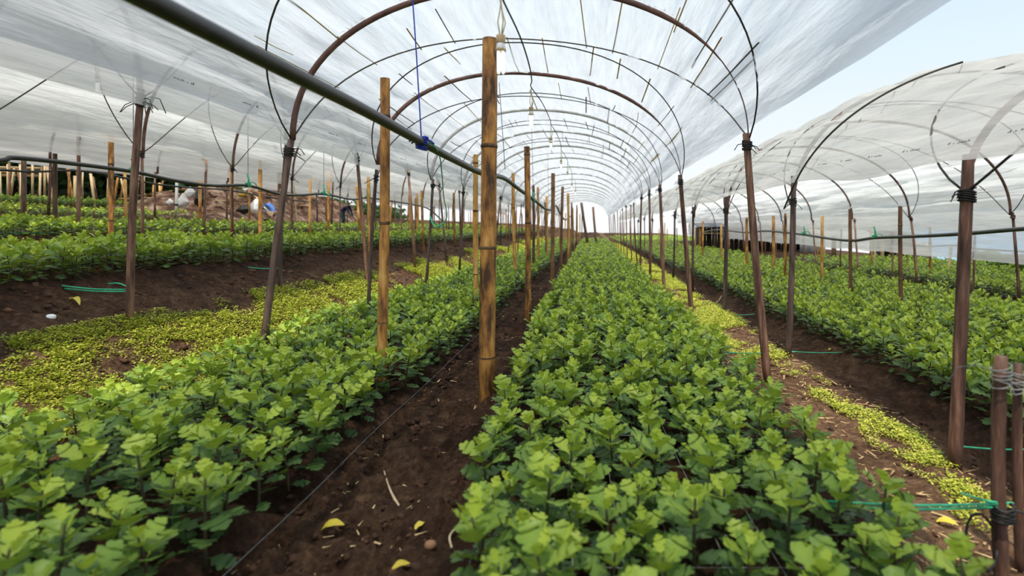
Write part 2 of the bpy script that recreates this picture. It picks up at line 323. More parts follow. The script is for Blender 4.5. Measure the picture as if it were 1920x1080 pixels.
# ------------------------------------------------------------------ tunnels: film covers, hoops, splints
class Tunnel:
    def __init__(s, xc, a, z0, b, thl, thr, y0, y1, hoops):
        s.xc, s.a, s.z0, s.b, s.thl, s.thr, s.y0, s.y1, s.pairs = xc * H, a * H, (1 + z0) * H, b * H, thl, thr, y0, y1, hoops; s.dip = False; s.hoops = [(p_[0] + p_[1]) / 2 for p_ in hoops]
    def p(s, th, y, out=0.0, rise=1.0):            # th in degrees: 0 = left springing, 180 = right springing
        t = math.radians(th)
        if s.dip: rise *= float(np.interp(y, [1.2, 2.85, 3.6, 5.2], [.60, .66, .75, .98]))
        c, si = math.cos(t), math.sin(t)
        if si >= 0:
            n = 0.93
            return Vector((s.xc - (s.a + out) * math.copysign(abs(c) ** n, c), y, s.z0 + (s.b * rise + out) * si ** n))
        return Vector((s.xc - (s.a + out) * math.copysign(1, c), y, s.z0 + s.b * si * 1.0))
    def skew(s, x, y):                             # how far a hoop crossing the middle at depth y has shifted at offset x
        k = float(np.interp(y, s.hoops, [p_[1] - p_[0] for p_ in s.pairs])); return k * (x - s.xc) / (2 * s.a)
def hoop_rows(first, step, last, skew=0.0):
    out, y = [], first
    while y < last: out.append((y, y + skew)); y += step
    return out
T0 = Tunnel(-0.50, 1.58, 0.60, 1.06, 3, 176, -2.5, 44, [(1.9, 1.9), (4.45, 4.4), (6.2, 7.75), (8.3, 10.07), (10.4, 11.96), (12.5, 13.8)] + hoop_rows(14.8, 2.3, 42, 1.3))
TR = Tunnel(3.52, 1.87, 0.15, 1.21, 8, 178, 1.2, 40, [(2.85, 2.95), (5.32, 5.7), (7.93, 8.3), (10.5, 10.95), (12.85, 13.3)] + hoop_rows(15.4, 2.5, 40, .4))
TR.dip = True
TL = Tunnel(-4.0, 1.08, 0.83, 1.06, 2, 183, 1.6, 42, [(3.2, 2.1), (5.25, 4.17), (7.27, 6.15), (9.1, 8.0), (10.9, 10.2), (13.0, 12.2)] + hoop_rows(15.1, 2.1, 42, -.8))
TL2 = Tunnel(-6.5, 1.08, 0.92, 1.06, 2, 190, 2.5, 40, hoop_rows(4.6, 2.2, 40))
TL3 = Tunnel(-9.0, 1.15, 1.08, 1.06, 2, 190, 4, 34, hoop_rows(6.0, 2.6, 34))
TR2 = Tunnel(7.6, 1.85, -0.12, 1.10, -20, 180, 3, 38, hoop_rows(4.5, 2.6, 38))

def film_cover(T, name, mat, label, nth=72, sag=0.05, dy=0.22, seed=0, crease=1.0):
    ylist = [T.y0]
    while ylist[-1] < T.y1: ylist.append(ylist[-1] + dy * (1 + max(0, ylist[-1]) / 12))
    Y = np.array(ylist); TH = np.linspace(T.thl, T.thr, nth)
    V = np.zeros((len(Y), nth, 3))
    hp = np.array(sorted(T.hoops + [T.hoops[0] - 2.4, T.hoops[-1] + 2.5]))
    k = np.clip(np.searchsorted(hp, Y) - 1, 0, len(hp) - 2)
    u = np.clip((Y - hp[k]) / (hp[k + 1] - hp[k]), 0, 1)
    bow = np.abs(np.sin(u * math.pi * 2)) * 0.6 + np.sin(u * math.pi) * 0.4           # the leaning hoops meet half way
    for j, th in enumerate(TH):
        s_ = max(0.0, math.sin(math.radians(th)))
        wr = (vnoise(np.full_like(Y, th * 0.55), Y * 0.45, 20 + seed) - .5) * 0.045 + (vnoise(np.full_like(Y, th * 0.22), Y * 1.1, 30 + seed) - .5) * 0.05
        wr = wr * crease
        edge = (vnoise(Y * 1.2, Y * 0 + j, 40 + seed) - .5) * 0.05 if j in (0, nth - 1) else 0
        for i, y in enumerate(Y):
            p = T.p(th, y, out=0.035 + wr[i] - sag * bow[i] * (0.35 + 0.65 * s_))
            if y > T.hoops[0]: p.y += T.skew(p.x, y)
            V[i, j] = p
        V[:, j, 2] += edge
    ii = (np.arange(len(Y) - 1)[:, None] * nth + np.arange(nth - 1)[None, :]).ravel()
    me = big_mesh(name, V.reshape(-1, 3), np.stack([ii, ii + 1, ii + nth + 1, ii + nth], 1), [mat], smooth=True)
    o = link(name, me); tag(o, label, 'plastic cover', 'plastic tunnel covers')
    return o
cov0 = film_cover(T0, 'tunnel_cover', 'film_cool', 'arched translucent plastic cover over the two middle beds with the bulbs', 110, crease=1.2)
covR = film_cover(TR, 'tunnel_cover', 'film_warm', 'cream-white arched plastic cover on the downhill side, seen from outside', 96, seed=3, crease=1.7)
covL = film_cover(TL, 'tunnel_cover', 'film_warm', 'narrow translucent plastic cover over the first uphill bed', 56, seed=5)
film_cover(TL2, 'tunnel_cover', 'film_warm', 'narrow plastic cover over the second uphill bed', 48, dy=0.4, seed=7)
film_cover(TL3, 'tunnel_cover', 'film_warm', 'plastic cover over the third uphill bed before the stake fence', 40, dy=0.5, seed=8)
film_cover(TR2, 'tunnel_cover', 'film_warm', 'low-hanging plastic cover at the far downhill edge of the field', 56, dy=0.4, seed=9)

def arch_pts(T, y, th0, th1, n=40, lean=0.0, out=0.0, rise=1.0):
    pts = []
    for i in range(n + 1):
        th = th0 + (th1 - th0) * i / n
        yy = y + lean * max(0.0, math.sin(math.radians(th))) ** 0.8
        p = T.p(th, yy, out, rise); p.y += T.skew(p.x, yy)
        pts.append(p)
    return pts

ORD = ['first', 'second', 'third', 'fourth', 'fifth', 'sixth', 'seventh', 'eighth', 'ninth', 'tenth', 'eleventh', 'twelfth', 'thirteenth', 'fourteenth', 'fifteenth', 'sixteenth', 'seventeenth', 'eighteenth', 'nineteenth', 'twentieth', 'twenty-first', 'twenty-second', 'twenty-third', 'twenty-fourth', 'twenty-fifth', 'twenty-sixth']
def add_hoops(T, which, limit=99, taper_right=True, thin_limit=99, pale_from=99):
    for i, y in enumerate(T.hoops):
        if y > limit: break
        g = 'hoops of the ' + which
        pale = y > pale_from
        sides = 10 if y < 12 else 6
        # stout brown hoop, thick at one foot and running out thin towards the other; the far ones are wrapped in pale film
        pts = arch_pts(T, y + rng.uniform(-.03, .03), 0, 148 if T is T0 and i == 0 else 180, 44 if y < 12 else 24, out=-0.012)
        n = len(pts); r0 = 0.023
        rad = [(r0 if u < 0.70 else r0 + (0.005 - r0) * min(1, (u - 0.70) / 0.14)) if taper_right else r0 * 0.85 for u in (k / (n - 1) for k in range(n))]
        mb = MB(); base = Vector((T.xc, y, T.z0)); mb.tube([p - base for p in pts], rad, sides)
        o = mb.build('tunnel_hoop', 'hoop_pale' if pale else 'hoop_brown', None, base)
        tag(o, ORD[i] + (' hoop from the front, wrapped pale, arching over the ' if pale else ' thick brown hoop from the front arching over the ') + which, 'hoop', g)
        if y > thin_limit or (T is T0 and i == 0): continue
        # two thin split-bamboo hoops tied to the same posts and leaning to either side along the tunnel
        for s_ in (-1, 1):
            outer = T is TR and i == 1 and s_ < 0
            pts = arch_pts(T, y, 0, 60 if outer else 180, 44 if y < 12 else 22, lean=s_ * 1.22, out=.075 if outer else -.006, rise=0.985)
            mb = MB(); mb.tube([p - base for p in pts], 0.009 if outer else 0.0065, 6 if y < 12 else 4)
            o = mb.build('thin_hoop', 'hoop_thin', None, base)
            tag(o, 'thin dark hoop leaning %s the %s thick hoop of the %s' % ('before' if s_ < 0 else 'behind', ORD[i], which), 'hoop', 'thin ' + g)
noisy('hoop_pale', [(0.3, (0.42, 0.41, 0.39)), (0.7, (0.62, 0.61, 0.58))], 8, 3, rough=0.7, bump=0)
add_hoops(T0, 'middle tunnel', thin_limit=15, pale_from=8)
add_hoops(TR, 'downhill tunnel', 30, taper_right=False, thin_limit=12)
add_hoops(TL, 'first uphill tunnel', 30, taper_right=False, thin_limit=14)
add_hoops(TL2, 'second uphill tunnel', 20, taper_right=False, thin_limit=1)

# bamboo splints laid lengthwise under the middle film, from the leaning hoops to the thick ones
for i, y in enumerate(T0.hoops[:6]):
    for s_ in (-1, 1):
        if i == 0 and s_ < 0: continue
        for ti, th in enumerate((26, 40, 54, 66, 79, 92, 104, 117, 131, 145, 157)):
            if rng.random() < 0.16: continue
            t = th + rng.uniform(-3, 3); l0, l1 = rng.uniform(-.08, .05), rng.uniform(.9, 1.5)
            if rng.random() < 0.35: l1 = rng.uniform(0.45, 0.7)
            y1 = y + s_ * (1.22 * math.sin(math.radians(t)) ** 0.8 + 0.12); y0 = y1 - s_ * l1
            a, b = T0.p(t, y0, -0.004), T0.p(t + rng.uniform(-1.5, 1.5), y1, -0.004); a.y += T0.skew(a.x, y0); b.y += T0.skew(b.x, y1)
            mid = (a + b) / 2 + Vector((0, 0, rng.uniform(-.012, .0)))
            mb = MB(); mb.tube([a - a, mid - a, b - a], rng.uniform(.0045, .0095), 5, flat=0.5)
            o = mb.build('bamboo_splint', 'splint', None, a)
            tag(o, 'thin bamboo splint under the middle cover, %s from the uphill side, %s the %s hoop' % (ORD[ti], 'before' if s_ < 0 else 'behind', ORD[i]), 'splint', 'splints %s the %s hoop' % ('before' if s_ < 0 else 'behind', ORD[i]))

# frayed film edges gathered on the thick hoops
for y in T0.hoops[1:3]:
    mb = MB()
    for k in range(150):
        th = 38 + 104 * k / 150; q = rng.uniform(.02, .11); sd = rng.choice((-1, 1, 1))
        a, b = T0.p(th, y + .02 * sd, .012), T0.p(th + rng.uniform(.6, 1.3), y + .02 * sd, .012); c = T0.p(th + rng.uniform(-1, 2.2), y + sd * q, rng.uniform(-.01, .02))
        for q_ in (a, b, c): q_.y += T0.skew(q_.x, y)
        mb.add([a, b, c], [(0, 1, 2)])
    o = mb.build('frayed_edge', 'film_warm', cov0); o['kind'] = 'stuff'; o['label'] = 'grey frayed plastic scraps along a hoop'

# printed marks running along the films
def print_marks(T, parent, th, ys_, side):
    for y in ys_:
        mb = MB(); x = 0.0; rg = random.Random(int(y * 100))
        for k in range(13):
            w = rg.uniform(.005, .010); h_ = rg.uniform(.006, .012) * (1.6 if k > 10 else 1)
            if k in (8, 10): x += .02; continue
            p0, p1 = T.p(th, y + x, side), T.p(th, y + x + w, side)
            up = (T.p(th + 1, y, side) - T.p(th, y, side)).normalized() * h_
            mb.add([p0, p1, p1 + up, p0 + up], [(0, 1, 2, 3)]); x += w + .005
        o = mb.build('printed_mark', 'print_ink', parent); o['kind'] = 'stuff'
print_marks(T0, cov0, 6.0, [3.15 + .62 * k for k in range(10)], -0.028)
print_marks(TR, covR, 13, [2.35 + .42 * k for k in range(10)], 0.085)

# ------------------------------------------------------------------ posts and poles
def bamboo_post(base, top, dia, label, group=None, mat='bamboo', detail=True, seed=0, cat='bamboo post', name='bamboo_post'):
    rg = random.Random(seed * 7 + 3); base, top = Vector(base), Vector(top); ax = top - base; L_ = ax.length
    nodes, z = [], rg.uniform(.2, .6)
    while z < L_ - .06: nodes.append(z); z += rg.uniform(.55, .85)
    sides = 14 if dia > 0.05 and detail else 8
    lean = Vector((rg.uniform(-.012, .012), rg.uniform(-.012, .012), 0)) * L_ * 0.5
    def P(t): return ax * t + lean * math.sin(math.pi * t)
    pts, rad = [], []
    r = dia / 2; zz = [-0.12]
    for n in nodes: zz += [n - .035, n - .008, n + .008, n + .035]
    zz.append(L_)
    for z in zz:
        near = any(abs(z - n) < .01 for n in nodes)
        pts.append(P(z / L_)); rad.append(r * (1.05 if near else 1.0) * (1.03 - .06 * z / L_))
    if not detail:
        mb = MB(); mb.tube(pts, rad, sides)
        o = mb.build(name, mat, None, base); tag(o, label, cat, group); return o
    root = empty(name, base); tag(root, label, cat, group)
    mb = MB(); mb.tube(pts, rad, sides, caps=False); mb.tube([pts[0], pts[0] + Vector((0, 0, .001))], [rad[0]] * 2, sides)
    cu = mb.build('culm', mat, root)
    mb = MB(); tp = pts[-1]; dn = (pts[-2] - pts[-1]).normalized()           # hollow cut end
    v = []; t_ = -dn; a = t_.orthogonal().normalized(); b = t_.cross(a)
    for rr, dd in ((rad[-1], 0), (rad[-1] * .72, 0), (rad[-1] * .70, .05)):
        for k in range(sides):
            w = 2 * math.pi * k / sides; v.append(tp + dn * dd + (a * math.cos(w) + b * math.sin(w)) * rr)
    f = [(q * sides + k, q * sides + (k + 1) % sides, (q + 1) * sides + (k + 1) % sides, (q + 1) * sides + k) for q in range(2) for k in range(sides)] + [tuple(2 * sides + k for k in range(sides))]
    mb.add(v, f); mb.build('cut_end', 'bamboo_node', root)
    for n in nodes:
        mb = MB(); mb.tube([P((n + q) / L_) for q in (-.014, -.004, .004, .014)], [r * 1.03, r * 1.085, r * 1.085, r * 1.03], sides)
        mb.build('node_ring', 'bamboo_node', root)
    return root

def wraps(mb, c, r, n=5, dz=.012, rr=.0045, rg=rng):
    for k in range(n):
        z = (k - n / 2) * dz; tl = rg.uniform(-.012, .012)
        mb.tube([Vector(c) + Vector((math.cos(w) * r, math.sin(w) * r, z + tl * math.cos(w))) for w in (2 * math.pi * q / 10 for q in range(11))], rr, 5, caps=False)
def tails(mb, c, n, ln, rg, rr=.0035):
    for k in range(n):
        w = rg.uniform(0, 6.28); d_ = Vector((math.cos(w), math.sin(w) * .6, 0)); l = ln * rg.uniform(.5, 1.2); u = rg.uniform(-1, .8)
        c = Vector(c); mb.tube([c, c + d_ * l * .4 + Vector((0, 0, u * .25 * l)), c + d_ * l * .75 + Vector((0, 0, u * .35 * l - .1 * l)), c + d_ * l + Vector((0, 0, u * .2 * l - .4 * l))], rr, 4)

def wood_pole(base, top, dia, label, group=None, tie=True, detail=True, seed=0, mat='wood_pole', tiemat='rope_black', tiez=0.05, ntail=5, tlen=.16, wr=.005):
    rg = random.Random(seed * 13 + 1); base, top = Vector(base), Vector(top); ax = top - base; L_ = ax.length; n = 9 if detail else 4
    bow = Vector((rg.uniform(-.02, .02), rg.uniform(-.02, .02), 0))
    pts = [ax * t + bow * math.sin(math.pi * t) for t in np.linspace(-0.06, 1, n)]
    rad = [dia / 2 * (1.08 - .2 * k / (n - 1)) * rg.uniform(.95, 1.05) for k in range(n)]
    mb = MB(); mb.tube(pts, rad, 10 if detail else 6)
    if not tie:
        o = mb.build('wooden_pole', mat, None, base); tag(o, label, 'pole', group); return o
    root = empty('wooden_pole', base); tag(root, label, 'pole', group)
    mb.build('shaft', mat, root)
    tb = MB(); c = ax * (1 - tiez / L_)
    wraps(tb, c, dia / 2 * 1.0 + .006, 6 if detail else 3, .012 if detail else .02, wr if detail else .009, rg)
    if ntail: tails(tb, c, ntail if detail else 2, tlen, rg, wr * .7 if detail else .006)
    tb.build('rope_tie', tiemat, root)
    return root

def on_row(px, xr, ptx, pty):
    d = row_d(px, xr); x = xr * H
    return Vector((x, d, gz(x, d))), at(ptx, pty, d), d

# bamboo posts flanking the path and scattered in the side beds: column at foot, row (in eye heights), top column, top line, width in pixels
BAM = [
 (912, -0.60, 919, 73, 29, 'stout bamboo post in front of everything else, beside the hanging bulb', 'bamboo'),
 (714, -1.25, 722, 147, 18, 'tall bamboo post crossed by the thick black pipe at the bed edge', 'bamboo'),
 (990, -0.68, 988, 275, 11, 'bamboo post in the path right behind the stoutest post', 'bamboo'),
 (893, -1.27, 892, 290, 9.5, 'slim bamboo post just beside the stoutest post, standing in the bed', 'bamboo'),
 (967, -1.30, 962, 325, 6.5, 'thin orange bamboo post in the bed between the two path posts', 'bamboo'),
 (1035, -0.68, 1037, 325, 7.5, 'dark mottled bamboo post at the path, behind the pipe end', 'bamboo_dark'),
 (1052, -0.66, 1055, 350, 5.5, 'dark thin bamboo post at the far path edge', 'bamboo_dark'),
 (1066, -0.55, 1065, 362, 5, 'bright yellow bamboo post at the far path edge under the last bulbs', 'bamboo'),
 (1000, -1.25, 1000, 347, 5, 'thin olive bamboo post with a green string knot', 'bamboo_dark'),
 (1026, -1.30, 1025, 368, 4.5, 'thin bamboo post where the black pipe kinks', 'bamboo'),
 (208, -5.15, 208, 250, 9, 'tall olive bamboo post behind the first uphill bed', 'bamboo'),
 (434, -5.15, 434, 303, 5.5, 'bamboo post leaning on a curved hoop uphill', 'bamboo'),
 (488, -5.15, 488, 300, 6.5, 'orange bamboo post beside the white sack', 'bamboo'),
 (581, -5.15, 582, 336, 4.5, 'short thin bamboo post uphill between two hoops', 'bamboo'),
 (615, -5.15, 616, 320, 5, 'bamboo post with a dark top behind the first uphill bed', 'bamboo'),
 (103, -6.0, 103, 288, 7, 'short round-topped bamboo post at the uphill hose', 'bamboo_dark'),
 (675, -5.3, 669, 342, 5, 'orange bamboo post next to the stooping figure in navy', 'bamboo'),
 (768, -5.0, 767, 366, 4, 'short bamboo post uphill with a light side', 'bamboo'),
 (782, -5.0, 782, 362, 4, 'yellow bamboo post uphill next to a dark tied pole', 'bamboo'),
 (1450, 3.6, 1450, 405, 6, 'pale orange bamboo post in the downhill bed by the dark shed', 'bamboo'),
 (1472, 3.2, 1473, 400, 5.5, 'yellow bamboo post in the downhill bed near the tied pole', 'bamboo'),
 (1401, 3.3, 1400, 408, 5.5, 'reddish bamboo post in front of the dark shed', 'bamboo'),
 (1540, 3.7, 1542, 405, 6, 'golden bamboo post under the sagging downhill hose', 'bamboo'),
 (1595, 3.5, 1594, 392, 6.5, 'olive bamboo post where the downhill hose sags lowest', 'bamboo_dark'),
 (1690, 3.6, 1688, 387, 7.5, 'dark brown bamboo post in the downhill bed near the leaning hoop', 'bamboo_dark'),
 (1352, 3.4, 1352, 420, 4, 'thin pale bamboo post in the downhill bed before the shed', 'bamboo'),
 (1318, 3.4, 1318, 415, 4, 'slender bamboo post far along the downhill bed', 'bamboo')]
taken = []
for i, (px, xr, tx, ty, w, lab, mat) in enumerate(BAM):
    b, t, d = on_row(px, xr, tx, ty); taken.append((b.x, b.y))
    bamboo_post(b, t, w / F * d, lab, None, mat, detail=w >= 6.5, seed=i)

# tied wooden poles carrying the hoops
POL = [
 (490, 4.45, 546, 262, 13, 'dark leaning pole with black rope at the foot of the first thick hoop'),
 (690, 6.2, 706, 318, 6.5, 'dark pole standing half hidden behind the tall bamboo post'),
 (797, 8.3, 812, 336, 5.5, 'slim dark pole with green string loops among yellow weeds'),
 (860, 10.4, 869, 352, 4.5, 'thin dark tied pole on the weedy bank, past the green strings'),
 (903, 12.5, 908, 362, 4, 'fifth tied pole along the weedy bank'),
 (243, 4.17, 265, 167, 13, 'brown pole with long rope ends, nearest on the weedy bank'),
 (525, 6.15, 537, 268, 7, 'reddish pole just behind the dark leaning pole'),
 (690, 8.0, 669, 287, 6.5, 'brown pole leaning uphill with a branch-like hoop at its tip'),
 (778, 10.2, 765, 316, 5, 'brown pole leaning uphill beyond the tall bamboo post'),
 (838, 12.2, 822, 338, 4, 'small dark pole leaning uphill behind the green string'),
 (1440, 4.4, 1399, 250, 15, 'tall brown pole lashed to the film edge on the downhill side'),
 (1297, 7.75, 1275, 328, 9, 'second lashed pole on the downhill weed strip'),
 (1245, 10.07, 1237, 346, 6.5, 'third pole on the downhill weed strip, nearly upright'),
 (1219, 11.96, 1217, 356, 5, 'fourth pole on the downhill weed strip, thin and light brown'),
 (1201, 13.8, 1203, 364, 4, 'fifth pole on the downhill weed strip'),
 (1790, 2.85, 1816, 290, 24, 'thick brown pole with black knotted rope nearest on the downhill side'),
 (1478, 5.32, 1488, 330, 11, 'upright dark pole with two rope bands before the downhill bed'),
 (1358, 7.93, 1361, 368, 7.5, 'dark pole before the downhill bed with a rope stay'),
 (1299, 10.5, 1300, 388, 5, 'slim dark pole at the edge of the downhill bed'),
 (1262, 12.85, 1265, 396, 4, 'small dark pole far along the edge of the downhill bed')]
for i, (px, d, tx, ty, w, lab) in enumerate(POL):
    b = at(px, 0, d); b.z = gz(b.x, d); t = at(tx, ty, d)
    tz = {1790: .2, 1478: .24, 1358: .2}.get(px, .09)
    wood_pole(b, t, w / F * d, lab, 'hoop poles near the camera', True, w >= 6, i, mat='wood_dark' if 'dark' in lab else 'wood_pole', tiez=tz, ntail=7 if px == 243 else 4, tlen=.22 if px == 243 else .13)

def pole_row(xr, depths, ztie, label, group, dia=.042, lean=0.0):
    for k, y in enumerate(depths):
        x = xr * H; b = Vector((x, y, gz(x, y))); t = Vector((x + lean * H + rng.uniform(-.05, .05), y + rng.uniform(-.05, .05), (1 + ztie) * H + rng.uniform(-.04, .12)))
        wood_pole(b, t, dia * rng.uniform(.85, 1.15), ORD[k] + ' ' + label, group, y < 24, False, int(y * 10))
pole_row(-2.25, [p_[0] for p_ in T0.pairs[6:]], .62, 'small dark hoop pole far along the weedy bank', 'far poles on the weedy bank', lean=.16)
pole_row(-2.93, [p_[1] for p_ in TL.pairs[6:]], .83, 'small brown hoop pole of the first uphill tunnel far down the row', 'far poles of the first uphill tunnel')
pole_row(1.14, [p_[1] for p_ in T0.pairs[6:]], .60, 'small hoop pole far along the downhill weed strip', 'far poles on the downhill strip', lean=-.07)
pole_row(1.65, [p_[0] for p_ in TR.pairs[5:]], .22, 'small hoop pole far along the edge of the downhill bed', 'far poles at the downhill bed')
for k, y in enumerate([p_[0] for p_ in TL.pairs[1:]]):
    x = -5.08 * H; wood_pole((x, y, gz(x, y)), (x, y, (1 + .86) * H), .038, ORD[k] + ' dark hoop pole standing between the first and second uphill beds', 'poles between the uphill beds', y < 16, False, int(y * 10))
for k, y in enumerate(TL2.hoops[1:]):
    for xr in (-5.43, -7.6):
        x = xr * H; wood_pole((x, y, gz(x, y)), (x + rng.uniform(-.05, .05), y, (1 + .95) * H), .04, '%s dark hoop pole on the %s side of the second uphill tunnel' % (ORD[k], 'near' if xr > -6 else 'far'), 'poles of the second uphill tunnel', False, False, int(y * 10))
for k, y in enumerate([p_[1] for p_ in TR.pairs[1:]]):
    x = 5.42 * H; wood_pole((x + .12, y, gz(x, y)), (x, y, (1 + .18) * H), .045, ORD[k] + ' leaning hoop pole on the far side of the downhill tunnel', 'poles across the downhill tunnel', y < 16, False, int(y * 10), tiemat='hoop_brown', ntail=0)
for k, y in enumerate(TR2.hoops[1:]):
    x = 5.74 * H; wood_pole((x, y, gz(x, y)), (x + .04, y, (1 - .05) * H), .04, ORD[k] + ' dark stake of the low downhill tunnel', 'stakes of the low tunnel', False, False, int(y * 10))
for (xr, y0, st, n, lab, zt) in ((-0.68, 20.5, 2.9, 8, 'bamboo post far down the path', .85), (-1.28, 15.2, 3.1, 9, 'small bamboo post far along the bed edge', .85), (-5.2, 16.5, 2.3, 11, 'small bamboo post far behind the first uphill bed', .75),
                               (-3.3, 9.5, 3.0, 10, 'small bamboo post far along the first uphill bed', .72), (-7.3, 8.2, 1.9, 12, 'small bamboo post far behind the second uphill bed', .8), (3.5, 22, 2.4, 6, 'small bamboo post far along the downhill bed', .1), (6.6, 9, 3.2, 7, 'small bamboo post in the low downhill tunnel', -.1)):
    for k in range(n):
        y = y0 + k * st + rng.uniform(-.3, .3); x = xr * H + rng.uniform(-.06, .06)
        bamboo_post((x, y, gz(x, y)), (x + rng.uniform(-.06, .06), y, (1 + zt) * H + rng.uniform(-.25, .15)), .05 * rng.uniform(.8, 1.3), ORD[k] + ' ' + lab, lab.replace('post', 'posts'), rng.choice(('bamboo', 'bamboo', 'bamboo_dark')), False, k)
# two brown stakes leaning inside the far end of the middle tunnel
for (xb, yb, xt, yt, w, lab) in ((1103, 446, 1090, 380, 6, 'thick leaning brown stake at the far end of the middle bed'), (1119, 444, 1112, 388, 5, 'thinner leaning brown stake at the far end of the middle bed')):
    d = 30.0; b = at(xb, 0, d); b.z = gz(b.x, d); wood_pole(b, at(xt, yt, d), w / F * d, lab, None, False, False, 5)
# short stakes close to the camera on the downhill side
for (px, d, xt, yt, w, lab, sd) in ((1880, 1.86, 1877, 668, 26, 'short brown stake with frayed twine and green string, closest to the camera', 3), (1914, 1.98, 1909, 682, 18, 'shorter stake cut by the picture edge next to the stake with twine', 4)):
    x = (px - CX) * d / F; b = Vector((x, d, gz(x, d))); t = at(xt, yt, d)
    r = wood_pole(b, t, w / F * d, lab, None, True, True, sd, mat='wood_pole', tiemat='string_grey', tiez=.06, ntail=7 if sd == 3 else 0, tlen=.15, wr=.0022)
    if sd == 3:
        mb = MB(); c = at(1880, 960, d) - b
        wraps(mb, c, .032, 6, .008, .005); tails(mb, c, 4, .1, random.Random(4), .004)
        mb.tube([c + Vector((-.03 + .05 * math.cos(q) - .04, .02 * math.sin(q), -.1 + .085 * math.sin(q))) for q in np.linspace(.6, 6.0, 16)], .0045, 5)
        mb.build('black_wire_coil', 'rope_black', r)

# ------------------------------------------------------------------ strings, hoses, lamps
def strand(name, pts, r, mat, label, cat='string', sides=6, group=None, smooth_n=6, extra=None):
    """a smooth cord through the points"""
    P = [Vector(p) for p in pts]; q = []
    for i in range(len(P) - 1):
        p0, p1, p2, p3 = P[max(i - 1, 0)], P[i], P[i + 1], P[min(i + 2, len(P) - 1)]
        for k in range(smooth_n):
            t = k / smooth_n
            q.append(0.5 * ((2 * p1) + (p2 - p0) * t + (2 * p0 - 5 * p1 + 4 * p2 - p3) * t * t + (3 * p1 - p0 - 3 * p2 + p3) * t ** 3))
    q.append(P[-1]); base = P[0].copy(); mb = MB(); mb.tube([p - base for p in q], r, sides)
    o = mb.build(name, mat, None, base); tag(o, label, cat, group); return o

def px_row(pts, xr): return [at(px, py, row_d(px, xr)) for px, py in pts]
pipe_pts = [Vector((-.95 * H, d, H * (1 + .485))) for d in (.55, 1.0, 1.8, 2.7)] + px_row([(790, 266), (845, 296), (905, 325), (945, 334), (975, 356), (1003, 376), (1022, 391), (1036, 393), (1043, 386), (1050, 400), (1060, 412), (1070, 405)], -.95)
pp = strand('irrigation_pipe', pipe_pts, .029, 'pipe_black', 'thick black irrigation pipe hanging over the path', 'pipe', 14, smooth_n=8)
hL = strand('irrigation_hose', px_row([(-160, 315), (0, 301), (28, 296), (130, 306), (250, 322), (330, 339), (400, 348), (465, 348), (520, 363), (560, 366), (607, 364), (660, 374), (688, 371), (740, 378), (800, 390), (830, 415)], -4.0), .019, 'pipe_black', 'black hose sagging across the first uphill tunnel', 'hose', 8)
hL2 = strand('irrigation_hose', px_row([(-100, 322), (0, 319), (60, 322), (140, 320), (200, 327), (290, 345), (360, 352), (430, 357), (520, 372), (600, 380)], -6.5), .017, 'pipe_black', 'thinner black hose along the second uphill tunnel', 'hose', 6)
hR = strand('irrigation_hose', px_row([(2060, 420), (1920, 429), (1810, 438), (1720, 443), (1640, 446), (1600, 451), (1560, 448), (1500, 439), (1435, 433), (1400, 436), (1345, 431), (1312, 437)], 3.5), .021, 'pipe_black', 'black hose sagging through the downhill tunnel', 'hose', 8)
strand('irrigation_hose', px_row([(2060, 480), (1920, 472), (1830, 466), (1790, 460), (1740, 462), (1700, 458), (1650, 449), (1600, 455)], 6.6), .018, 'pipe_black', 'thin black hose deep in the low downhill tunnel', 'hose', 6)
for i, (px, py, xr, par) in enumerate(((250, 318, -4.0, hL), (465, 346, -4.0, hL), (607, 362, -4.0, hL), (688, 369, -4.0, hL), (1640, 443, 3.5, hR), (1508, 438, 3.5, hR), (1000, 374, -.95, pp))):
    d = row_d(px, xr); c = at(px, py, d); mb = MB()
    r_ = .03 if par is not pp else .036
    wraps(mb, Vector((0, 0, 0)), r_, 4, .014, .008); mb.tube([(0, 0, 0), (.01, 0, .06), (-.01, 0, .14)], .012, 5)
    tails(mb, (0, 0, .02), 3, .12, random.Random(i), .006)
    o = mb.build('green_tie', 'string_green', par); o.location = c - par.location; o['label'] = 'bright green string knot'

def T0z(x):                     # height of the middle film above a line along the tunnel
    u = max(-1, min(1, (x - T0.xc) / T0.a)); return T0.z0 + T0.b * math.sqrt(1 - u * u)
# blue and dark hangers from the ridge to the pipe
d = row_d(790, -.95); pb = at(790, 258, d); ptop = Vector((at(770, 0, d).x, d - .05, T0z(at(770, 0, d).x) - .03))
strand('hanging_string', [ptop, (ptop + pb) / 2 + Vector((.004, 0, 0)), pb], .0042, 'string_blue', 'blue string holding up the thick black pipe')
mb = MB(); wraps(mb, (0, 0, 0), .034, 6, .014, .006); tails(mb, (0, 0, .03), 7, .075, random.Random(3), .006)
o = mb.build('blue_knot', 'string_blue', pp); o.location = pb + Vector((0, 0, -.03)) - pp.location
d7 = row_d(947, -.95); pb7 = at(947, 318, d7); x7 = at(936, 0, d7).x
strand('hanging_string', [Vector((x7, d7, T0z(x7) - .03)), pb7], .0042, 'rope_black', 'dark string dropping from the ridge behind the first bulb to the pipe')
for k, (px, py, xr) in enumerate(((1000, 370, -.95), (1029, 388, -.95))):
    d = row_d(px, xr); p = at(px, py, d); strand('hanging_string', [Vector((p.x - .03, d, T0z(p.x) - .03)), p], .004, 'string_grey', ('pale grey string above the green pipe knot', 'pale grey string where the pipe sags most')[k])
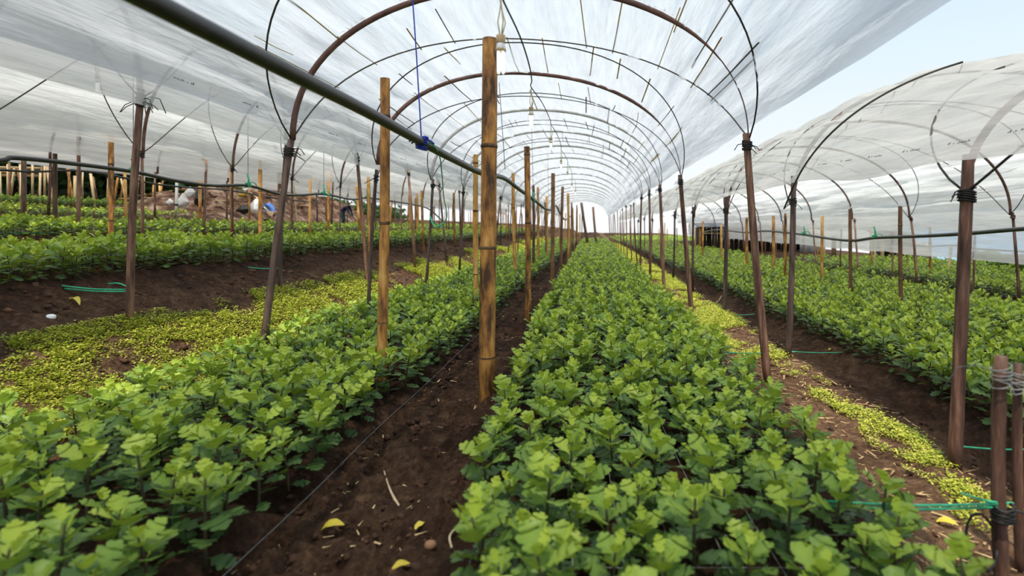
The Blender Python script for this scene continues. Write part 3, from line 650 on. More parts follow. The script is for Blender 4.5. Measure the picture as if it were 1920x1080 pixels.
for k, (px, py) in enumerate(((465, 346), (607, 362), (250, 318))):
    d = row_d(px, -4.0); p = at(px, py, d); strand('hanging_string', [Vector((p.x, d, TL.z0 + TL.b - .05)), p], .004, 'string_grey', ('pale string holding the uphill hose above the white sack', 'pale string holding the uphill hose near the dark leaning pole', 'pale string holding the uphill hose beside the nearest brown pole')[k])
# green strings dangling from the pipe and knotted to a pole
dg = row_d(800, -.95)
gp = [at(798, 262, dg), at(812, 272, dg), at(824, 292, dg + .3), at(829, 330, dg + .6), at(832, 370, dg + .8), at(838, 405, dg + 1.0), at(826, 424, dg + 1.0), at(812, 416, dg + .9), at(806, 404, dg + .9), at(815, 425, dg + .8), at(833, 418, dg + .8)]
strand('green_string', gp, .0045, 'string_green', 'green string dangling from the thick black pipe in a loose loop')
def bed_string(p0, p1, label, r=.004, mat='string_green', n=1, gap=.018, sag=.01):
    root = None
    for k in range(n):
        a, b = Vector(p0) + Vector((0, 0, -gap * k)), Vector(p1) + Vector((0, 0, -gap * k * .7))
        m = (a + b) / 2 - Vector((0, 0, sag))
        if root is None: root = strand('green_string', [a, m, b], r, mat, label)
        else:
            mb = MB(); base = root.location; mb.tube([a - base, m - base, b - base], r, 6); mb.build('second_strand', mat, root)
    return root
bed_string(at(1550, 940, 1.86), at(1888, 944, 1.86), 'doubled green string from the closest stake into the middle bed', .0042, n=2, gap=.016)
bed_string(at(1802, 924, 1.84), at(1900, 944, 1.87), 'short slanting green string on the closest stake', .004)
dA = 4.4; bed_string(at(1340, 658, dA), at(1440, 662, dA), 'pale green string from the tall lashed pole to the middle bed', .0045)
dB = 5.32; bed_string(at(1478, 659, dB), at(1600, 660, dB), 'green string from the two-banded pole to the downhill bed', .0045)
dC = 7.93; bed_string(at(1362, 590, dC), at(1432, 588, dC), 'green string low over the dark soil at the slim dark pole', .005)
dD = 2.85; bed_string(at(1788, 836, dD), at(1960, 842, dD), 'green string at the foot of the thick knotted pole', .0045)
dE = 4.17; s_ = bed_string(at(116, 536, dE), at(243, 543, dE), 'green string from the nearest bank pole into the uphill bed', .006, n=2, gap=.02)
strand('green_string', [at(243, 544, dE), at(235, 536, dE), at(220, 531, dE), at(203, 532, dE)], .005, 'string_green', 'curled loose end of green string on the nearest bank pole')
dF_ = 6.15; bed_string(at(465, 501, dF_), at(526, 503, dF_), 'green string at the reddish pole behind the leaning pole', .006)
for k, (px, py, pxe) in enumerate(((100, 436, -60), (311, 433, 220))):
    bed_string(at(px, py, 6.6 + k * 2.2), at(pxe, py - 3, 6.6 + k * 2.2), ('blue-green string along the second uphill bed at the picture edge', 'blue-green string along the second uphill bed behind the nearest bank pole')[k], .008)
# thin dark string pegged along the path edge of the bed, and net strands in the middle bed
ep = [Vector((-0.995 * H + rng.uniform(-.01, .01), y, gz(-0.995 * H, y) + .06)) for y in (1.0, 1.6, 2.3, 3.0, 3.9, 5.2, 7.5)]
strand('edge_string', ep, .002, 'string_dark', 'thin grey string stretched along the path edge of the bed')
mb = MB()
for k in range(8): mb.tube([(-.33 + .15 * k, 1.0, .17), (-.5 + .15 * k, 5.0, .17)], .0005, 4)
for k in range(22): mb.tube([(-.33, 1.1 + .17 * k, .17), (.85, 1.1 + .17 * k, .17)], .0005, 4)
o = mb.build('support_net', 'white_paint'); tag(o, 'fine white support net strung between the plants of the middle bed', 'net')

# bulbs hanging on cords below the ridge
def hanging_bulb(px, py_top, d, label, detail=True):
    c = at(px, py_top, d); root = empty('hanging_bulb', c); tag(root, label, 'light bulb', 'bulbs along the middle tunnel')
    sd = 12 if detail else 7
    def cyl(name, z0, z1, r0, r1, mat, par=root):
        mb = MB(); h_ = abs(z0 - z1); mb.tube([(0, 0, z0), (0, 0, z0 - .12 * h_), (0, 0, z1 + .12 * h_), (0, 0, z1)], [r0 * .9, r0, r1, r1 * .9], sd); return mb.build(name, mat, par)
    cyl('socket', 0, -.034, .020, .019, 'socket_beige')
    cyl('bulb_base', -.034, -.062, .017, .021, 'lamp_white'); cyl('base_rim', -.056, -.068, .022, .022, 'socket_beige')
    for sx in (-1, 1):
        mb = MB(); n = 10
        pts = [(sx * .0095, .006, -.066)] + [(sx * .0095, .006, -.066 - .085)] + [(sx * .0095, .006 - .006 * (1 - math.cos(a)), -.151 - .008 * math.sin(a)) for a in np.linspace(.4, math.pi - .4, 5)] + [(sx * .0095, -.006, -.151), (sx * .0095, -.006, -.066)]
        mb.tube(pts, .0062, 8 if detail else 5); mb.build('glass_tube', 'lamp_glass', root)
    mb = MB()
    for k, (dx, l) in enumerate(((-.008, .16), (.006, .17), (.012, .15))):
        mb.tube([(dx * .4, 0, -.004), (dx * 1.6, 0, l * .35), (dx * .4, .003, l * .7), (-dx * .3, 0, l)], .0028, 5)
    mb.build('cord', 'cord_beige', root)
    return c
BUL = [(939, 66, 2.35, 'large beige-socketed bulb hanging beside the stoutest bamboo post'), (996, 201, 4.75, 'second bulb in the hanging row'), (1033, 258, 7.1, 'third bulb in the hanging row'),
       (1052, 300, 9.4, 'fourth bulb in the hanging row'), (1064, 322, 11.8, 'fifth bulb in the hanging row'), (1072, 344, 14.3, 'sixth bulb in the hanging row, tiny'), (1079, 356, 16.8, 'last bulb in the hanging row')]
tops = []
for i, (px, py, d, lab) in enumerate(BUL): c = hanging_bulb(px, py, d, lab, i < 3); tops.append(c + Vector((0, 0, .17)))
cab = [at(930, -60, 1.9)]
for i, t in enumerate(tops):
    cab.append(t)
    if i < len(tops) - 1:
        n_ = tops[i + 1]; cab += [t.lerp(n_, .25) + Vector((.035, 0, -.02)), t.lerp(n_, .5) + Vector((.05, 0, -.05)), t.lerp(n_, .8) + Vector((.03, 0, -.03))]
strand('power_cable', cab, .0045, 'rope_black', 'thin black power cable linking the hanging bulbs', 'cable', 6, smooth_n=5)
# one bulb of the uphill tunnel and an orange tie
hanging_bulb(183, 141, row_d(183, -4.0), 'small white bulb seen at the edge of the middle film, uphill')
mb = MB(); dq = row_d(729, -1.25); wraps(mb, (0, 0, 0), .02, 4, .01, .006); mb.tube([(0, 0, .03), (.004, 0, 0), (0, 0, -.04)], .012, 6)
o = mb.build('orange_tie', 'string_orange', None, at(731, 229, dq + .1)); tag(o, 'orange twine knotted at the tall bamboo post', 'string')

# ------------------------------------------------------------------ chrysanthemum plants
HALF = [(.20, .03), (.27, .17), (.36, .31), (.44, .29), (.46, .19), (.55, .34), (.66, .40), (.72, .33), (.71, .21), (.82, .28), (.90, .23), (.91, .12), (.97, .10)]
HALF1 = [(.22, .05), (.36, .31), (.46, .19), (.66, .40), (.71, .22), (.88, .25), (.95, .10)]
def leaf_arrays(half, rg, arch, fold, tint, wob=.02):
    """lobed leaf along +Y of length 1, petiole first; returns verts, tris, tint per vertex"""
    def zz(t, w): return arch * t * (1 - .9 * t) + fold * abs(w)
    v = [(0, 0, 0)]; mid = []
    for (t, w) in half:
        mid.append(len(v)); v.append((0, t, zz(t, 0)))
    mid.append(len(v)); v.append((0, 1.0, zz(1.0, 0)))
    f = []
    for s_ in (-1, 1):
        k = rg.uniform(.85, 1.15); ids = []
        for (t, w) in half:
            ids.append(len(v)); v.append((s_ * w * k, t + rg.uniform(-.015, .015), zz(t, w) + rg.uniform(-wob, wob)))
        f.append((0, ids[0], mid[0]) if s_ > 0 else (0, mid[0], ids[0]))
        for i in range(len(half) - 1):
            q = (mid[i], ids[i], ids[i + 1], mid[i + 1]) if s_ > 0 else (mid[i + 1], ids[i + 1], ids[i], mid[i])
            f += [(q[0], q[1], q[2]), (q[0], q[2], q[3])]
        i = len(half) - 1
        f.append((mid[i], ids[i], mid[i + 1]) if s_ > 0 else (mid[i], mid[i + 1], ids[i]))
    V = np.array(v); tt = np.full(len(V), tint); tt[mid] += .08
    return V, np.array(f), tt
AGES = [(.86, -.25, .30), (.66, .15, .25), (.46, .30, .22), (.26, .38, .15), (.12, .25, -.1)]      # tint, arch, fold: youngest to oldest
def leaf_set(half, per, seed):
    rg = random.Random(seed)
    return [[leaf_arrays(half, rg, a + rg.uniform(-.12, .12), f_ + rg.uniform(-.1, .1), t) for _ in range(per)] for (t, a, f_) in AGES]
L0, L1 = leaf_set(HALF, 3, 1), leaf_set(HALF1, 2, 2)
q_ = np.array([(0, 0, 0), (-.33, .5, .05), (0, 1, .02), (.33, .5, .05), (0, .5, .0)], dtype=float)
L2 = [[(q_ + np.array([0, 0, 1]) * 0, np.array([(0, 4, 1), (1, 4, 2), (2, 4, 3), (3, 4, 0)]), np.full(5, t))] for (t, a, f_) in AGES]

def plant_spec(seed, n):
    """stem points and a list of (age, base point, azimuth, elevation, length, roll)"""
    rg = random.Random(seed); h_ = rg.uniform(.21, .285); b = (rg.uniform(-.03, .03), rg.uniform(-.03, .03))
    def S(t): return Vector((b[0] * t * t, b[1] * t * t, h_ * t))
    out = []
    for k in range(n):
        u = k / (n - 1); t = .16 + .84 * u ** .8; az = k * 2.4 + rg.uniform(-.35, .35)
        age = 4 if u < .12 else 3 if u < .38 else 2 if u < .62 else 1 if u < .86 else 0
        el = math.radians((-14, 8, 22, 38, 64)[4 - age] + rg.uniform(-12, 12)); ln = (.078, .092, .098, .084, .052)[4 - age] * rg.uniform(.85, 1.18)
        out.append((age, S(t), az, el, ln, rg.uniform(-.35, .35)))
    return [S(t) for t in (0, .3, .6, .85, 1.0)], out
def leaf_mat(pt, az, el, ln, roll): return Matrix.Translation(pt) @ Matrix.Rotation(az, 4, 'Z') @ Matrix.Rotation(el, 4, 'X') @ Matrix.Rotation(roll, 4, 'Y') @ Matrix.Scale(ln, 4)

def joined_plant(seed, n, leaves, stem_sides=3):
    rg = random.Random(seed + 500); st, ls = plant_spec(seed, n); V, T, C, M = [], [], [], []; o = 0
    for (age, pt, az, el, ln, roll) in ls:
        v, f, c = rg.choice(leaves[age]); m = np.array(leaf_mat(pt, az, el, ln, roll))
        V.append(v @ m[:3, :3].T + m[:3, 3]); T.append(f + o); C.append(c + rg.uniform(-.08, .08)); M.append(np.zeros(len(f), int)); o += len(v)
    if stem_sides:
        mb = MB(); mb.tube(st, [.0055, .005, .0045, .004, .003], stem_sides, caps=False)
        v = np.array(mb.v); f = np.array([(a, b, c) for q in mb.f for (a, b, c) in ((q[0], q[1], q[2]), (q[0], q[2], q[3]))])
        V.append(v); T.append(f + o); C.append(np.zeros(len(v))); M.append(np.ones(len(f), int))
    return np.concatenate(V), np.concatenate(T), np.concatenate(C), np.concatenate(M)

# every planting spot
def spots(x0_, x1, y0, y1, sp, seed, grow=0.0, edge=None):
    rs = np.random.RandomState(seed); out = []; y = y0; row = 0
    while y < y1:
        x0 = x0_ if edge is None else float(np.interp(y, edge[0], edge[1]))
        s_ = sp * (1 + grow * max(0, y - 8) / 10); n = max(2, int(round((x1 - x0) / s_)))
        off = rs.uniform(-.5, .5) * s_ * .3
        for k in range(n + 1):
            out.append((x0 + (x1 - x0) * k / n + rs.uniform(-.28, .28) * s_ + off * .3, y + rs.uniform(-.28, .28) * s_, s_ / sp, row, k, n))
        y += s_; row += 1
    return out
BEDS = {
 'middle': (-0.40 * H, 0.80 * H, 1.02, 43, 'dense green plants filling the rest of the middle bed down to the far end', 'plants close to the camera in the middle bed', 'leafy green chrysanthemum plant among the closest in the middle bed'),
 'path': (-2.22 * H, -1.10 * H, 1.02, 43, 'dense green plants filling the rest of the bed between the path and the weedy bank', 'plants close to the camera in the bed beside the path', 'leafy green chrysanthemum plant among the closest in the bed beside the path'),
 'up1': (-4.72 * H, -3.52 * H, 2.6, 41, 'dense row of green plants in the first uphill bed', None, None),
 'up2': (-6.45 * H, -5.35 * H, 4.0, 41, 'row of green plants in the second uphill bed', None, None),
 'up3': (-8.75 * H, -7.65 * H, 5.5, 12.5, 'short row of green plants in the third uphill bed', None, None),
 'up4': (-10.7 * H, -9.5 * H, 7.5, 14.0, 'row of green plants before the stake fence', None, None),
 'down1': (2.12 * H, 5.0 * H, 1.6, 27, 'wide bed of green plants in the downhill tunnel', None, None),
 'down3': (1.9 * H, 9.0 * H, 43, 66, 'pale green planting far beyond the sheds and the tunnel end', None, None),
 'down2': (5.9 * H, 9.6 * H, 5.0, 19, 'green plants in the low tunnel at the downhill edge', None, None)}
bed_pts, cand = {}, []
for bi, (k, (x0, x1, y0, y1, lab, grp, plab)) in enumerate(BEDS.items()):
    pts = spots(x0, x1, y0, y1, .158 if bi < 2 else .165, 100 + bi, .5, ([1.0, 1.4, 1.7, 2.3, 3.6, 6.0], [-.19 * H, -.21 * H, -.26 * H, -.36 * H, -.39 * H, -.44 * H]) if bi == 0 else None)
    if k == 'down1': pts += [q for q in spots(2.12 * H, 4.4 * H, 27.2, 42, .2, 140, .5)]
    keep = []
    for (x, y, s_, row, k_, n_) in pts:
        px = CX + x * F / y; py = CY + (H - gz(x, y) - .2) * F / y
        if -160 < px < 2080 and py < 1300: keep.append((x, y, s_))
        if grp and -30 < px < 1950 and py < 1120: cand.append((math.hypot(x, y), k, x, y, s_, row, k_, n_))
    bed_pts[k] = keep
cand.sort(); near = cand[:300]; near_set = {(c[2], c[3]) for c in near}

# meshes shared by the near plants
def leaf_mesh(age, j):
    v, f, c = L0[age][j]; return big_mesh('leaf', v, f, ['leaf'], tint=c, smooth=True)
LM = [[leaf_mesh(a, j) for j in range(3)] for a in range(5)]
PROTO = []
for s_ in range(9):
    st, ls = plant_spec(700 + s_, 15); mb = MB(); mb.tube(st, [.006, .0052, .0046, .004, .0028], 6)
    PROTO.append((mb.mesh('stem', 'stem'), ls))
row0 = {k: min(c[5] for c in near if c[1] == k) for k in ('middle', 'path')}
for i, (dist, k, x, y, s_, row, k_, n_) in enumerate(near):
    sm, ls = PROTO[rng.randrange(9)]; sc_ = rng.uniform(.86, 1.18)
    root = empty('chrysanthemum_plant', (x, y, gz(x, y))); root.rotation_euler = (rng.uniform(-.08, .08), rng.uniform(-.08, .08), rng.uniform(0, 6.28)); root.scale = (sc_,) * 3
    across = ('the path', 'the downhill strip') if k == 'middle' else ('the weedy bank', 'the path')
    where = ORD[k_] + ' from ' + across[0] if k_ <= n_ / 2 else ORD[n_ - k_] + ' from ' + across[1]
    tag(root, 'leafy chrysanthemum in the %s bed, %s row, %s' % ('middle' if k == 'middle' else 'path-side', ORD[row - row0[k]], where), 'plant', BEDS[k][5])
    link('stem', sm, root)
    if i < 190:
        for (age, pt, az, el, ln, roll) in ls:
            o = link('leaf', LM[age][rng.randrange(3)], root); o.matrix_local = leaf_mat(pt, az, el, ln, roll)
    else:
        for nm, grp_ in (('top_leaves', [q for q in ls if q[0] < 2]), ('lower_leaves', [q for q in ls if q[0] >= 2])):
            key = (id(ls), nm)
            if key not in MATS:
                V, T, C = [], [], []; o_ = 0
                for (age, pt, az, el, ln, roll) in grp_:
                    v, f, c = rng.choice(L0[age]); m = np.array(leaf_mat(pt, az, el, ln, roll)); V.append(v @ m[:3, :3].T + m[:3, 3]); T.append(f + o_); C.append(c); o_ += len(v)
                MATS[key] = big_mesh(nm, np.concatenate(V), np.concatenate(T), ['leaf'], tint=np.concatenate(C), smooth=True)
            link(nm, MATS[key], root)

LODS = [[joined_plant(40 + q, 15, L1) for q in range(7)], [joined_plant(60 + q, 12, L2, 3) for q in range(7)], [joined_plant(80 + q, 9, L2, 0) for q in range(6)]]
def plants_mesh(name, pts, seed, size=1.0):
    rs = np.random.RandomState(seed); V, T, C, M = [], [], [], []; o = 0
    P = np.array(pts); lod = np.where(P[:, 1] < 7.5, 0, np.where(P[:, 1] < 15, 1, 2)); pick = rs.randint(0, 1000, len(P))
    zg = gz_arr(P[:, 0], P[:, 1])
    for l in range(3):
        for q in range(len(LODS[l])):
            idx = np.where((lod == l) & (pick % len(LODS[l]) == q))[0]
            if not len(idx): continue
            v, t, c, m = LODS[l][q]; n = len(idx)
            a = rs.uniform(0, 6.28, n); s_ = rs.uniform(.82, 1.18, n) * size; sxy = s_ * (1 + (P[idx, 2] - 1) * .9) * (1.0, 1.1, 1.25)[l]; ca, sa = np.cos(a), np.sin(a)
            X = (v[None, :, 0] * ca[:, None] - v[None, :, 1] * sa[:, None]) * sxy[:, None] + P[idx, 0][:, None]
            Y = (v[None, :, 0] * sa[:, None] + v[None, :, 1] * ca[:, None]) * sxy[:, None] + P[idx, 1][:, None]
            Z = v[None, :, 2] * s_[:, None] + zg[idx][:, None]
            V.append(np.stack([X, Y, Z], -1).reshape(-1, 3)); T.append((t[None] + (np.arange(n) * len(v))[:, None, None] + o).reshape(-1, 3))
            C.append((c[None] + rs.uniform(-.12, .12, n)[:, None]).ravel()); M.append(np.tile(m, n)); o += n * len(v)
    return big_mesh(name, np.concatenate(V), np.concatenate(T), ['leaf', 'stem'], tint=np.concatenate(C), mi=np.concatenate(M))
for bi, (k, spec) in enumerate(BEDS.items()):
    pts = [p for p in bed_pts[k] if (p[0], p[1]) not in near_set]
    o = link('chrysanthemum_bed', plants_mesh('chrysanthemum_bed', pts, 300 + bi, {'up2': .85, 'up3': .68, 'up4': .68, 'down3': .9}.get(k, 1.0)))
    tag(o, spec[4], 'plants', 'planted beds', 'stuff')

# ------------------------------------------------------------------ weeds, clods and litter
def sprig(seed):
    rg = random.Random(seed); V, T, C = [], [], []; o = 0
    for k in range(rg.randint(5, 7)):
        az = rg.uniform(0, 6.28); el = rg.uniform(.05, .9); ln = rg.uniform(.008, .015); r0 = rg.uniform(.0, .022); z = rg.uniform(.004, .026)
        v = np.array([(0, 0, 0), (-.42, .5, .08), (-.2, .95, .03), (.2, .95, .03), (.42, .5, .08)]) * ln
        m = Matrix.Translation((math.sin(-az) * r0, math.cos(az) * r0, z)) @ Matrix.Rotation(az, 4, 'Z') @ Matrix.Rotation(el, 4, 'X'); m = np.array(m)
        V.append(v @ m[:3, :3].T + m[:3, 3]); T.append(np.array([(0, 4, 1), (1, 4, 2), (2, 4, 3)]) + o); C.append(np.full(5, rg.uniform(.0, 1.0))); o += 5
    return np.concatenate(V), np.concatenate(T), np.concatenate(C)
SPR = [sprig(s_) for s_ in range(8)]
def scatter(protos, P, S, seed, mats, name, tshift=0.0, zoff=0.0):
    rs = np.random.RandomState(seed); V, T, C = [], [], []; o = 0; pick = rs.randint(0, len(protos), len(P)); zg = gz_arr(P[:, 0], P[:, 1]) + zoff
    for q in range(len(protos)):
        idx = np.where(pick == q)[0]
        if not len(idx): continue
        v, t, c = protos[q]; n = len(idx); a = rs.uniform(0, 6.28, n); ca, sa = np.cos(a), np.sin(a); s_ = S[idx]
        X = (v[None, :, 0] * ca[:, None] - v[None, :, 1] * sa[:, None]) * s_[:, None] + P[idx, 0][:, None]
        Y = (v[None, :, 0] * sa[:, None] + v[None, :, 1] * ca[:, None]) * s_[:, None] + P[idx, 1][:, None]
        Z = v[None, :, 2] * s_[:, None] + zg[idx][:, None]
        V.append(np.stack([X, Y, Z], -1).reshape(-1, 3)); T.append((t[None] + (np.arange(n) * len(v))[:, None, None] + o).reshape(-1, 3)); C.append((c[None] + rs.uniform(-.25, .25, n)[:, None] + tshift).ravel()); o += n * len(v)
    return big_mesh(name, np.concatenate(V), np.concatenate(T), mats, tint=np.concatenate(C))
def zone(x0, x1, y0, y1, dens, seed, patch=.4, fs=1.6, xw=None, yw=None):
    """random points, thinning with distance, kept where a patch noise is high"""
    rs = np.random.RandomState(seed); n = int((x1 - x0) * (y1 - y0) * dens)
    u = rs.uniform(0, 1, n); y = y0 * (y1 / y0) ** u; x = rs.uniform(x0, x1, n)             # even on the picture rather than on the ground
    w = vnoise(x * fs, y * fs * .8, seed) * .65 + vnoise(x * fs * 3.1, y * fs * 3, seed + 1) * .35
    thr = patch if xw is None else patch + np.interp(x, xw[0], xw[1])
    if yw is not None: thr = thr + np.interp(y, yw[0], yw[1])
    k = rs.uniform(0, 1, n) < np.clip((w - thr + .07) / .16, 0, 1); y, x = y[k], x[k]
    return np.stack([x, y], 1), rs.uniform(.45, 1.15, len(x)) * np.clip(.85 + y / 9, 1, 3.0)
P, S = zone(-3.02 * H, -2.30 * H, 1.5, 40, 1750, 61, .49, 1.7, ([-3.0 * H, -2.8 * H, -2.6 * H, -2.42 * H, -2.3 * H], [.20, .06, .03, -.10, -.2]))
tag(link('ground_weeds', scatter(SPR, P, S, 62, ['weed_leaf'], 'weeds', zoff=.004)), 'yellow-green low weeds covering the sunlit bank', 'weeds', kind='stuff')
P, S = zone(0.96 * H, 1.70 * H, 1.3, 40, 1400, 71, .59, 2.3, ([.96 * H, 1.2 * H, 1.42 * H, 1.6 * H, 1.7 * H], [.07, .04, -.08, -.05, .06]), ([1.3, 2.6, 4.2, 7], [.32, .25, .10, -.11]))
tag(link('ground_weeds', scatter(SPR, P, S, 72, ['weed_leaf'], 'weeds', zoff=.004)), 'yellow-green low weeds on the downhill strip between the poles', 'weeds', kind='stuff')
P, S = zone(-5.3 * H, -4.95 * H, 3.5, 38, 260, 81, .35)
tag(link('ground_weeds', scatter(SPR, P, S, 82, ['weed_leaf'], 'weeds', zoff=.004)), 'yellow-green weeds along the gap behind the first uphill bed', 'weeds', kind='stuff')

def lump(seed):
    rg = random.Random(seed); mb = MB(); mb.ball((0, 0, .1), 1, 6, 4, squash=(1, rg.uniform(.6, 1.1), rg.uniform(.45, .8)), noise=.42, rg=rg)
    t = [(q[0], q[1], q[2]) for q in mb.f] + [(q[0], q[2], q[3]) for q in mb.f if len(q) == 4]
    return np.array(mb.v), np.array(t), np.zeros(len(mb.v))
LUMP = [lump(s_) for s_ in range(6)]
def clod_zone(x0, x1, y0, y1, n, seed, smin, smax):
    rs = np.random.RandomState(seed); u = rs.uniform(0, 1, n); y = y0 * (y1 / y0) ** u; x = rs.uniform(x0, x1, n); s_ = smin + (smax - smin) * rs.uniform(0, 1, n) ** 3.5
    return np.stack([x, y], 1), s_ * np.clip(.8 + y / 10, .9, 2)
P, S = clod_zone(-1.08 * H, -.45 * H, 1.35, 26, 4500, 91, .003, .020)
tag(link('soil_clods', scatter(LUMP, P, S, 92, ['clod'], 'soil_clods', zoff=.004)), 'crumbly dark soil clods along the middle path', 'soil', kind='stuff')
P, S = clod_zone(-3.5 * H, -2.5 * H, 2.6, 26, 2200, 93, .004, .026)
tag(link('soil_clods', scatter(LUMP, P, S, 94, ['clod'], 'soil_clods', zoff=.003)), 'reddish soil crumbs on the bank below the first uphill bed', 'soil', kind='stuff')
P, S = clod_zone(.9 * H, 2.1 * H, 1.3, 24, 2200, 95, .003, .018)
tag(link('soil_clods', scatter(LUMP, P, S, 96, ['clod'], 'soil_clods', zoff=.003)), 'soil crumbs on the downhill strip and furrow', 'soil', kind='stuff')
def chip(seed):
    rg = random.Random(seed); l, w = rg.uniform(.012, .05), rg.uniform(.002, .008)
    v = np.array([(-l, -w, 0), (l, -w * .5, rg.uniform(0, .01)), (l, w * .5, .004), (-l, w, .003)]); return v, np.array([(0, 1, 2), (0, 2, 3)]), np.full(4, .5)
P, S = clod_zone(.92 * H, 1.75 * H, 1.3, 22, 1900, 97, .5, 1.1)
tag(link('dry_litter', scatter([chip(s_) for s_ in range(8)], P, S, 98, ['litter'], 'dry_litter', zoff=.012)), 'dry straw and leaf litter on the downhill strip', 'litter', kind='stuff')
P, S = clod_zone(-1.05 * H, -.5 * H, 1.4, 14, 260, 99, .35, .8)
tag(link('dry_litter', scatter([chip(s_) for s_ in range(8)], P, S, 101, ['litter'], 'dry_litter', zoff=.012)), 'scattered straw bits on the dark middle path', 'litter', kind='stuff')

# fallen things one can count
def ground_at(px, py):
    d = 0.9
    while d < 60:
        p = at(px, py, d)
        if p.z <= gz(p.x, d): return p
        d += 0.01
    return p
def fallen_leaf(px, py, ln, az, label, seed, wid=.26):
    rg = random.Random(seed); p = ground_at(px, py); p.z += .02; V = []
    n = 7; mb = MB(); row = []
    for i in range(n):
        t = i / (n - 1); w = wid * ln * math.sin(math.pi * min(1, t * .92 + .06)) ** .8; z = .18 * ln * math.sin(t * 3.0) + rg.uniform(-.003, .003)
        row.append([(t * ln - ln / 2, -w, z + w * .35), (t * ln - ln / 2, 0, z), (t * ln - ln / 2, w, z + w * .45)])
    v = [q for r in row for q in r]; f = []
    for i in range(n - 1):
        for k in range(2): a = i * 3 + k; f.append((a, a + 3, a + 4, a + 1))
    mb.add(v, f); o = mb.build('fallen_leaf', 'yellow_leaf', None, p); o.rotation_euler = (rg.uniform(-.2, .2), rg.uniform(-.2, .2), az)
    at_ = o.data.attributes.new('tint', 'FLOAT', 'POINT'); at_.data.foreach_set('value', [.5] * len(o.data.vertices))
    tag(o, label, 'leaf', 'fallen leaves')
fallen_leaf(624, 1000, .085, .1, 'half-curled yellow leaf lying on the middle path', 1)
fallen_leaf(788, 998, .055, 1.2, 'small folded yellow leaf on the path next to the middle bed', 2)
fallen_leaf(706, 1054, .045, 2.2, 'tiny green-yellow leaf lower on the path', 3)
fallen_leaf(752, 1074, .055, .6, 'orange-yellow leaf at the lower picture edge of the path', 4)
fallen_leaf(140, 572, .17, -.5, 'long pale leaf lying on the dark uphill soil', 5, .12)
fallen_leaf(1776, 992, .075, -.5, 'buff leaf on the downhill strip below the green strings', 6)
fallen_leaf(1708, 998, .06, -.2, 'narrow bright yellow leaf on the downhill strip', 7, .14)
fallen_leaf(1682, 972, .05, 1.4, 'dry upright leaf at the middle bed edge under the green strings', 8)
fallen_leaf(1558, 660, .06, .4, 'cream leaf on the dark furrow by the green string', 9)
fallen_leaf(1304, 566, .09, .3, 'yellow leaf beside the second lashed pole', 10, .35)
p = [ground_at(720, 892), ground_at(729, 925), ground_at(738, 942), ground_at(748, 958)]
strand('twig', [q + Vector((0, 0, .022 + .008 * (i == 1))) for i, q in enumerate(p)], [.0035, .0035, .004, .004, .004, .0045, .005, .005, .006, .0055, .005, .0045, .004], 'twig', 'pale bare twig lying on the middle path', 'twig', 7, smooth_n=4)
p = [ground_at(847, 1038), ground_at(843, 1018), ground_at(852, 1004), ground_at(868, 998)]
strand('twig', [q + Vector((0, 0, .02)) for q in p], .004, 'twig', 'curled brown stalk on the path by the middle bed', 'twig', 6, smooth_n=4)
p = [ground_at(1342, 572), ground_at(1348, 566), ground_at(1353, 558)]
strand('twig', [q + Vector((0, 0, .03)) for q in p], .006, 'twig', 'short pale stick on the dark downhill furrow', 'twig', 6, smooth_n=3)
for (px, py, r, lab, sd) in ((807, 1028, .020, 'round reddish pebble on the path', 1), (95, 600, .03, 'pale stone on the uphill soil', 2), (385, 622, .014, 'tiny white stone on the weedy bank', 3)):
    mb = MB(); mb.ball((0, 0, 0), r, 9, 7, squash=(1.1, .9, .75), noise=.1, rg=random.Random(sd)); q = ground_at(px, py); q.z += r * .55
    o = mb.build('pebble', 'pebble' if sd == 1 else 'white_paint', None, q); tag(o, lab, 'stone')

# ------------------------------------------------------------------ uphill background: stakes, trees, rubbish, people
for k in range(30):
    px = 4 + k * 10.4 + rng.uniform(-3, 3); xr = -11.3; d = row_d(px, xr); x = xr * H + rng.uniform(-.2, .2); b = Vector((x, d, gz(x, d)))
    t = b + Vector((rng.uniform(-.18, .18), 0, rng.uniform(.75, 1.0)))
    bamboo_post(b, t, rng.uniform(.035, .065), (ORD + ['twenty-seventh', 'twenty-eighth', 'twenty-ninth', 'thirtieth'])[k] + ' fence stake from the picture edge on the upper uphill terrace', 'stakes of the uphill fence', rng.choice(('bamboo_pale', 'bamboo_pale', 'bamboo', 'bamboo_dark')), False, k, 'stake', 'fence_stake')
root = empty('slat_rail', at(30, 320, row_d(30, -11.6)))
tag(root, 'pale yellow slatted rail behind the stake fence at the picture edge', 'fence')
for k in range(3):
    mb = MB(); a, b = at(-120, 312 + 7 * k, row_d(-120, -11.6)) - root.location, at(95, 316 + 7 * k, row_d(95, -11.6)) - root.location; mb.tube([a, b], .035, 6); mb.build('rail', 'bamboo_pale', root)
for k in range(9):
    mb = MB(); d = row_d(-100 + 23 * k, -11.55); a = at(-100 + 23 * k, 308, d) - root.location; b = a.copy(); b.z = gz((-11.55) * H, d) - root.location.z; mb.tube([a, b], .025, 6); mb.build('upright', 'bamboo_pale', root)

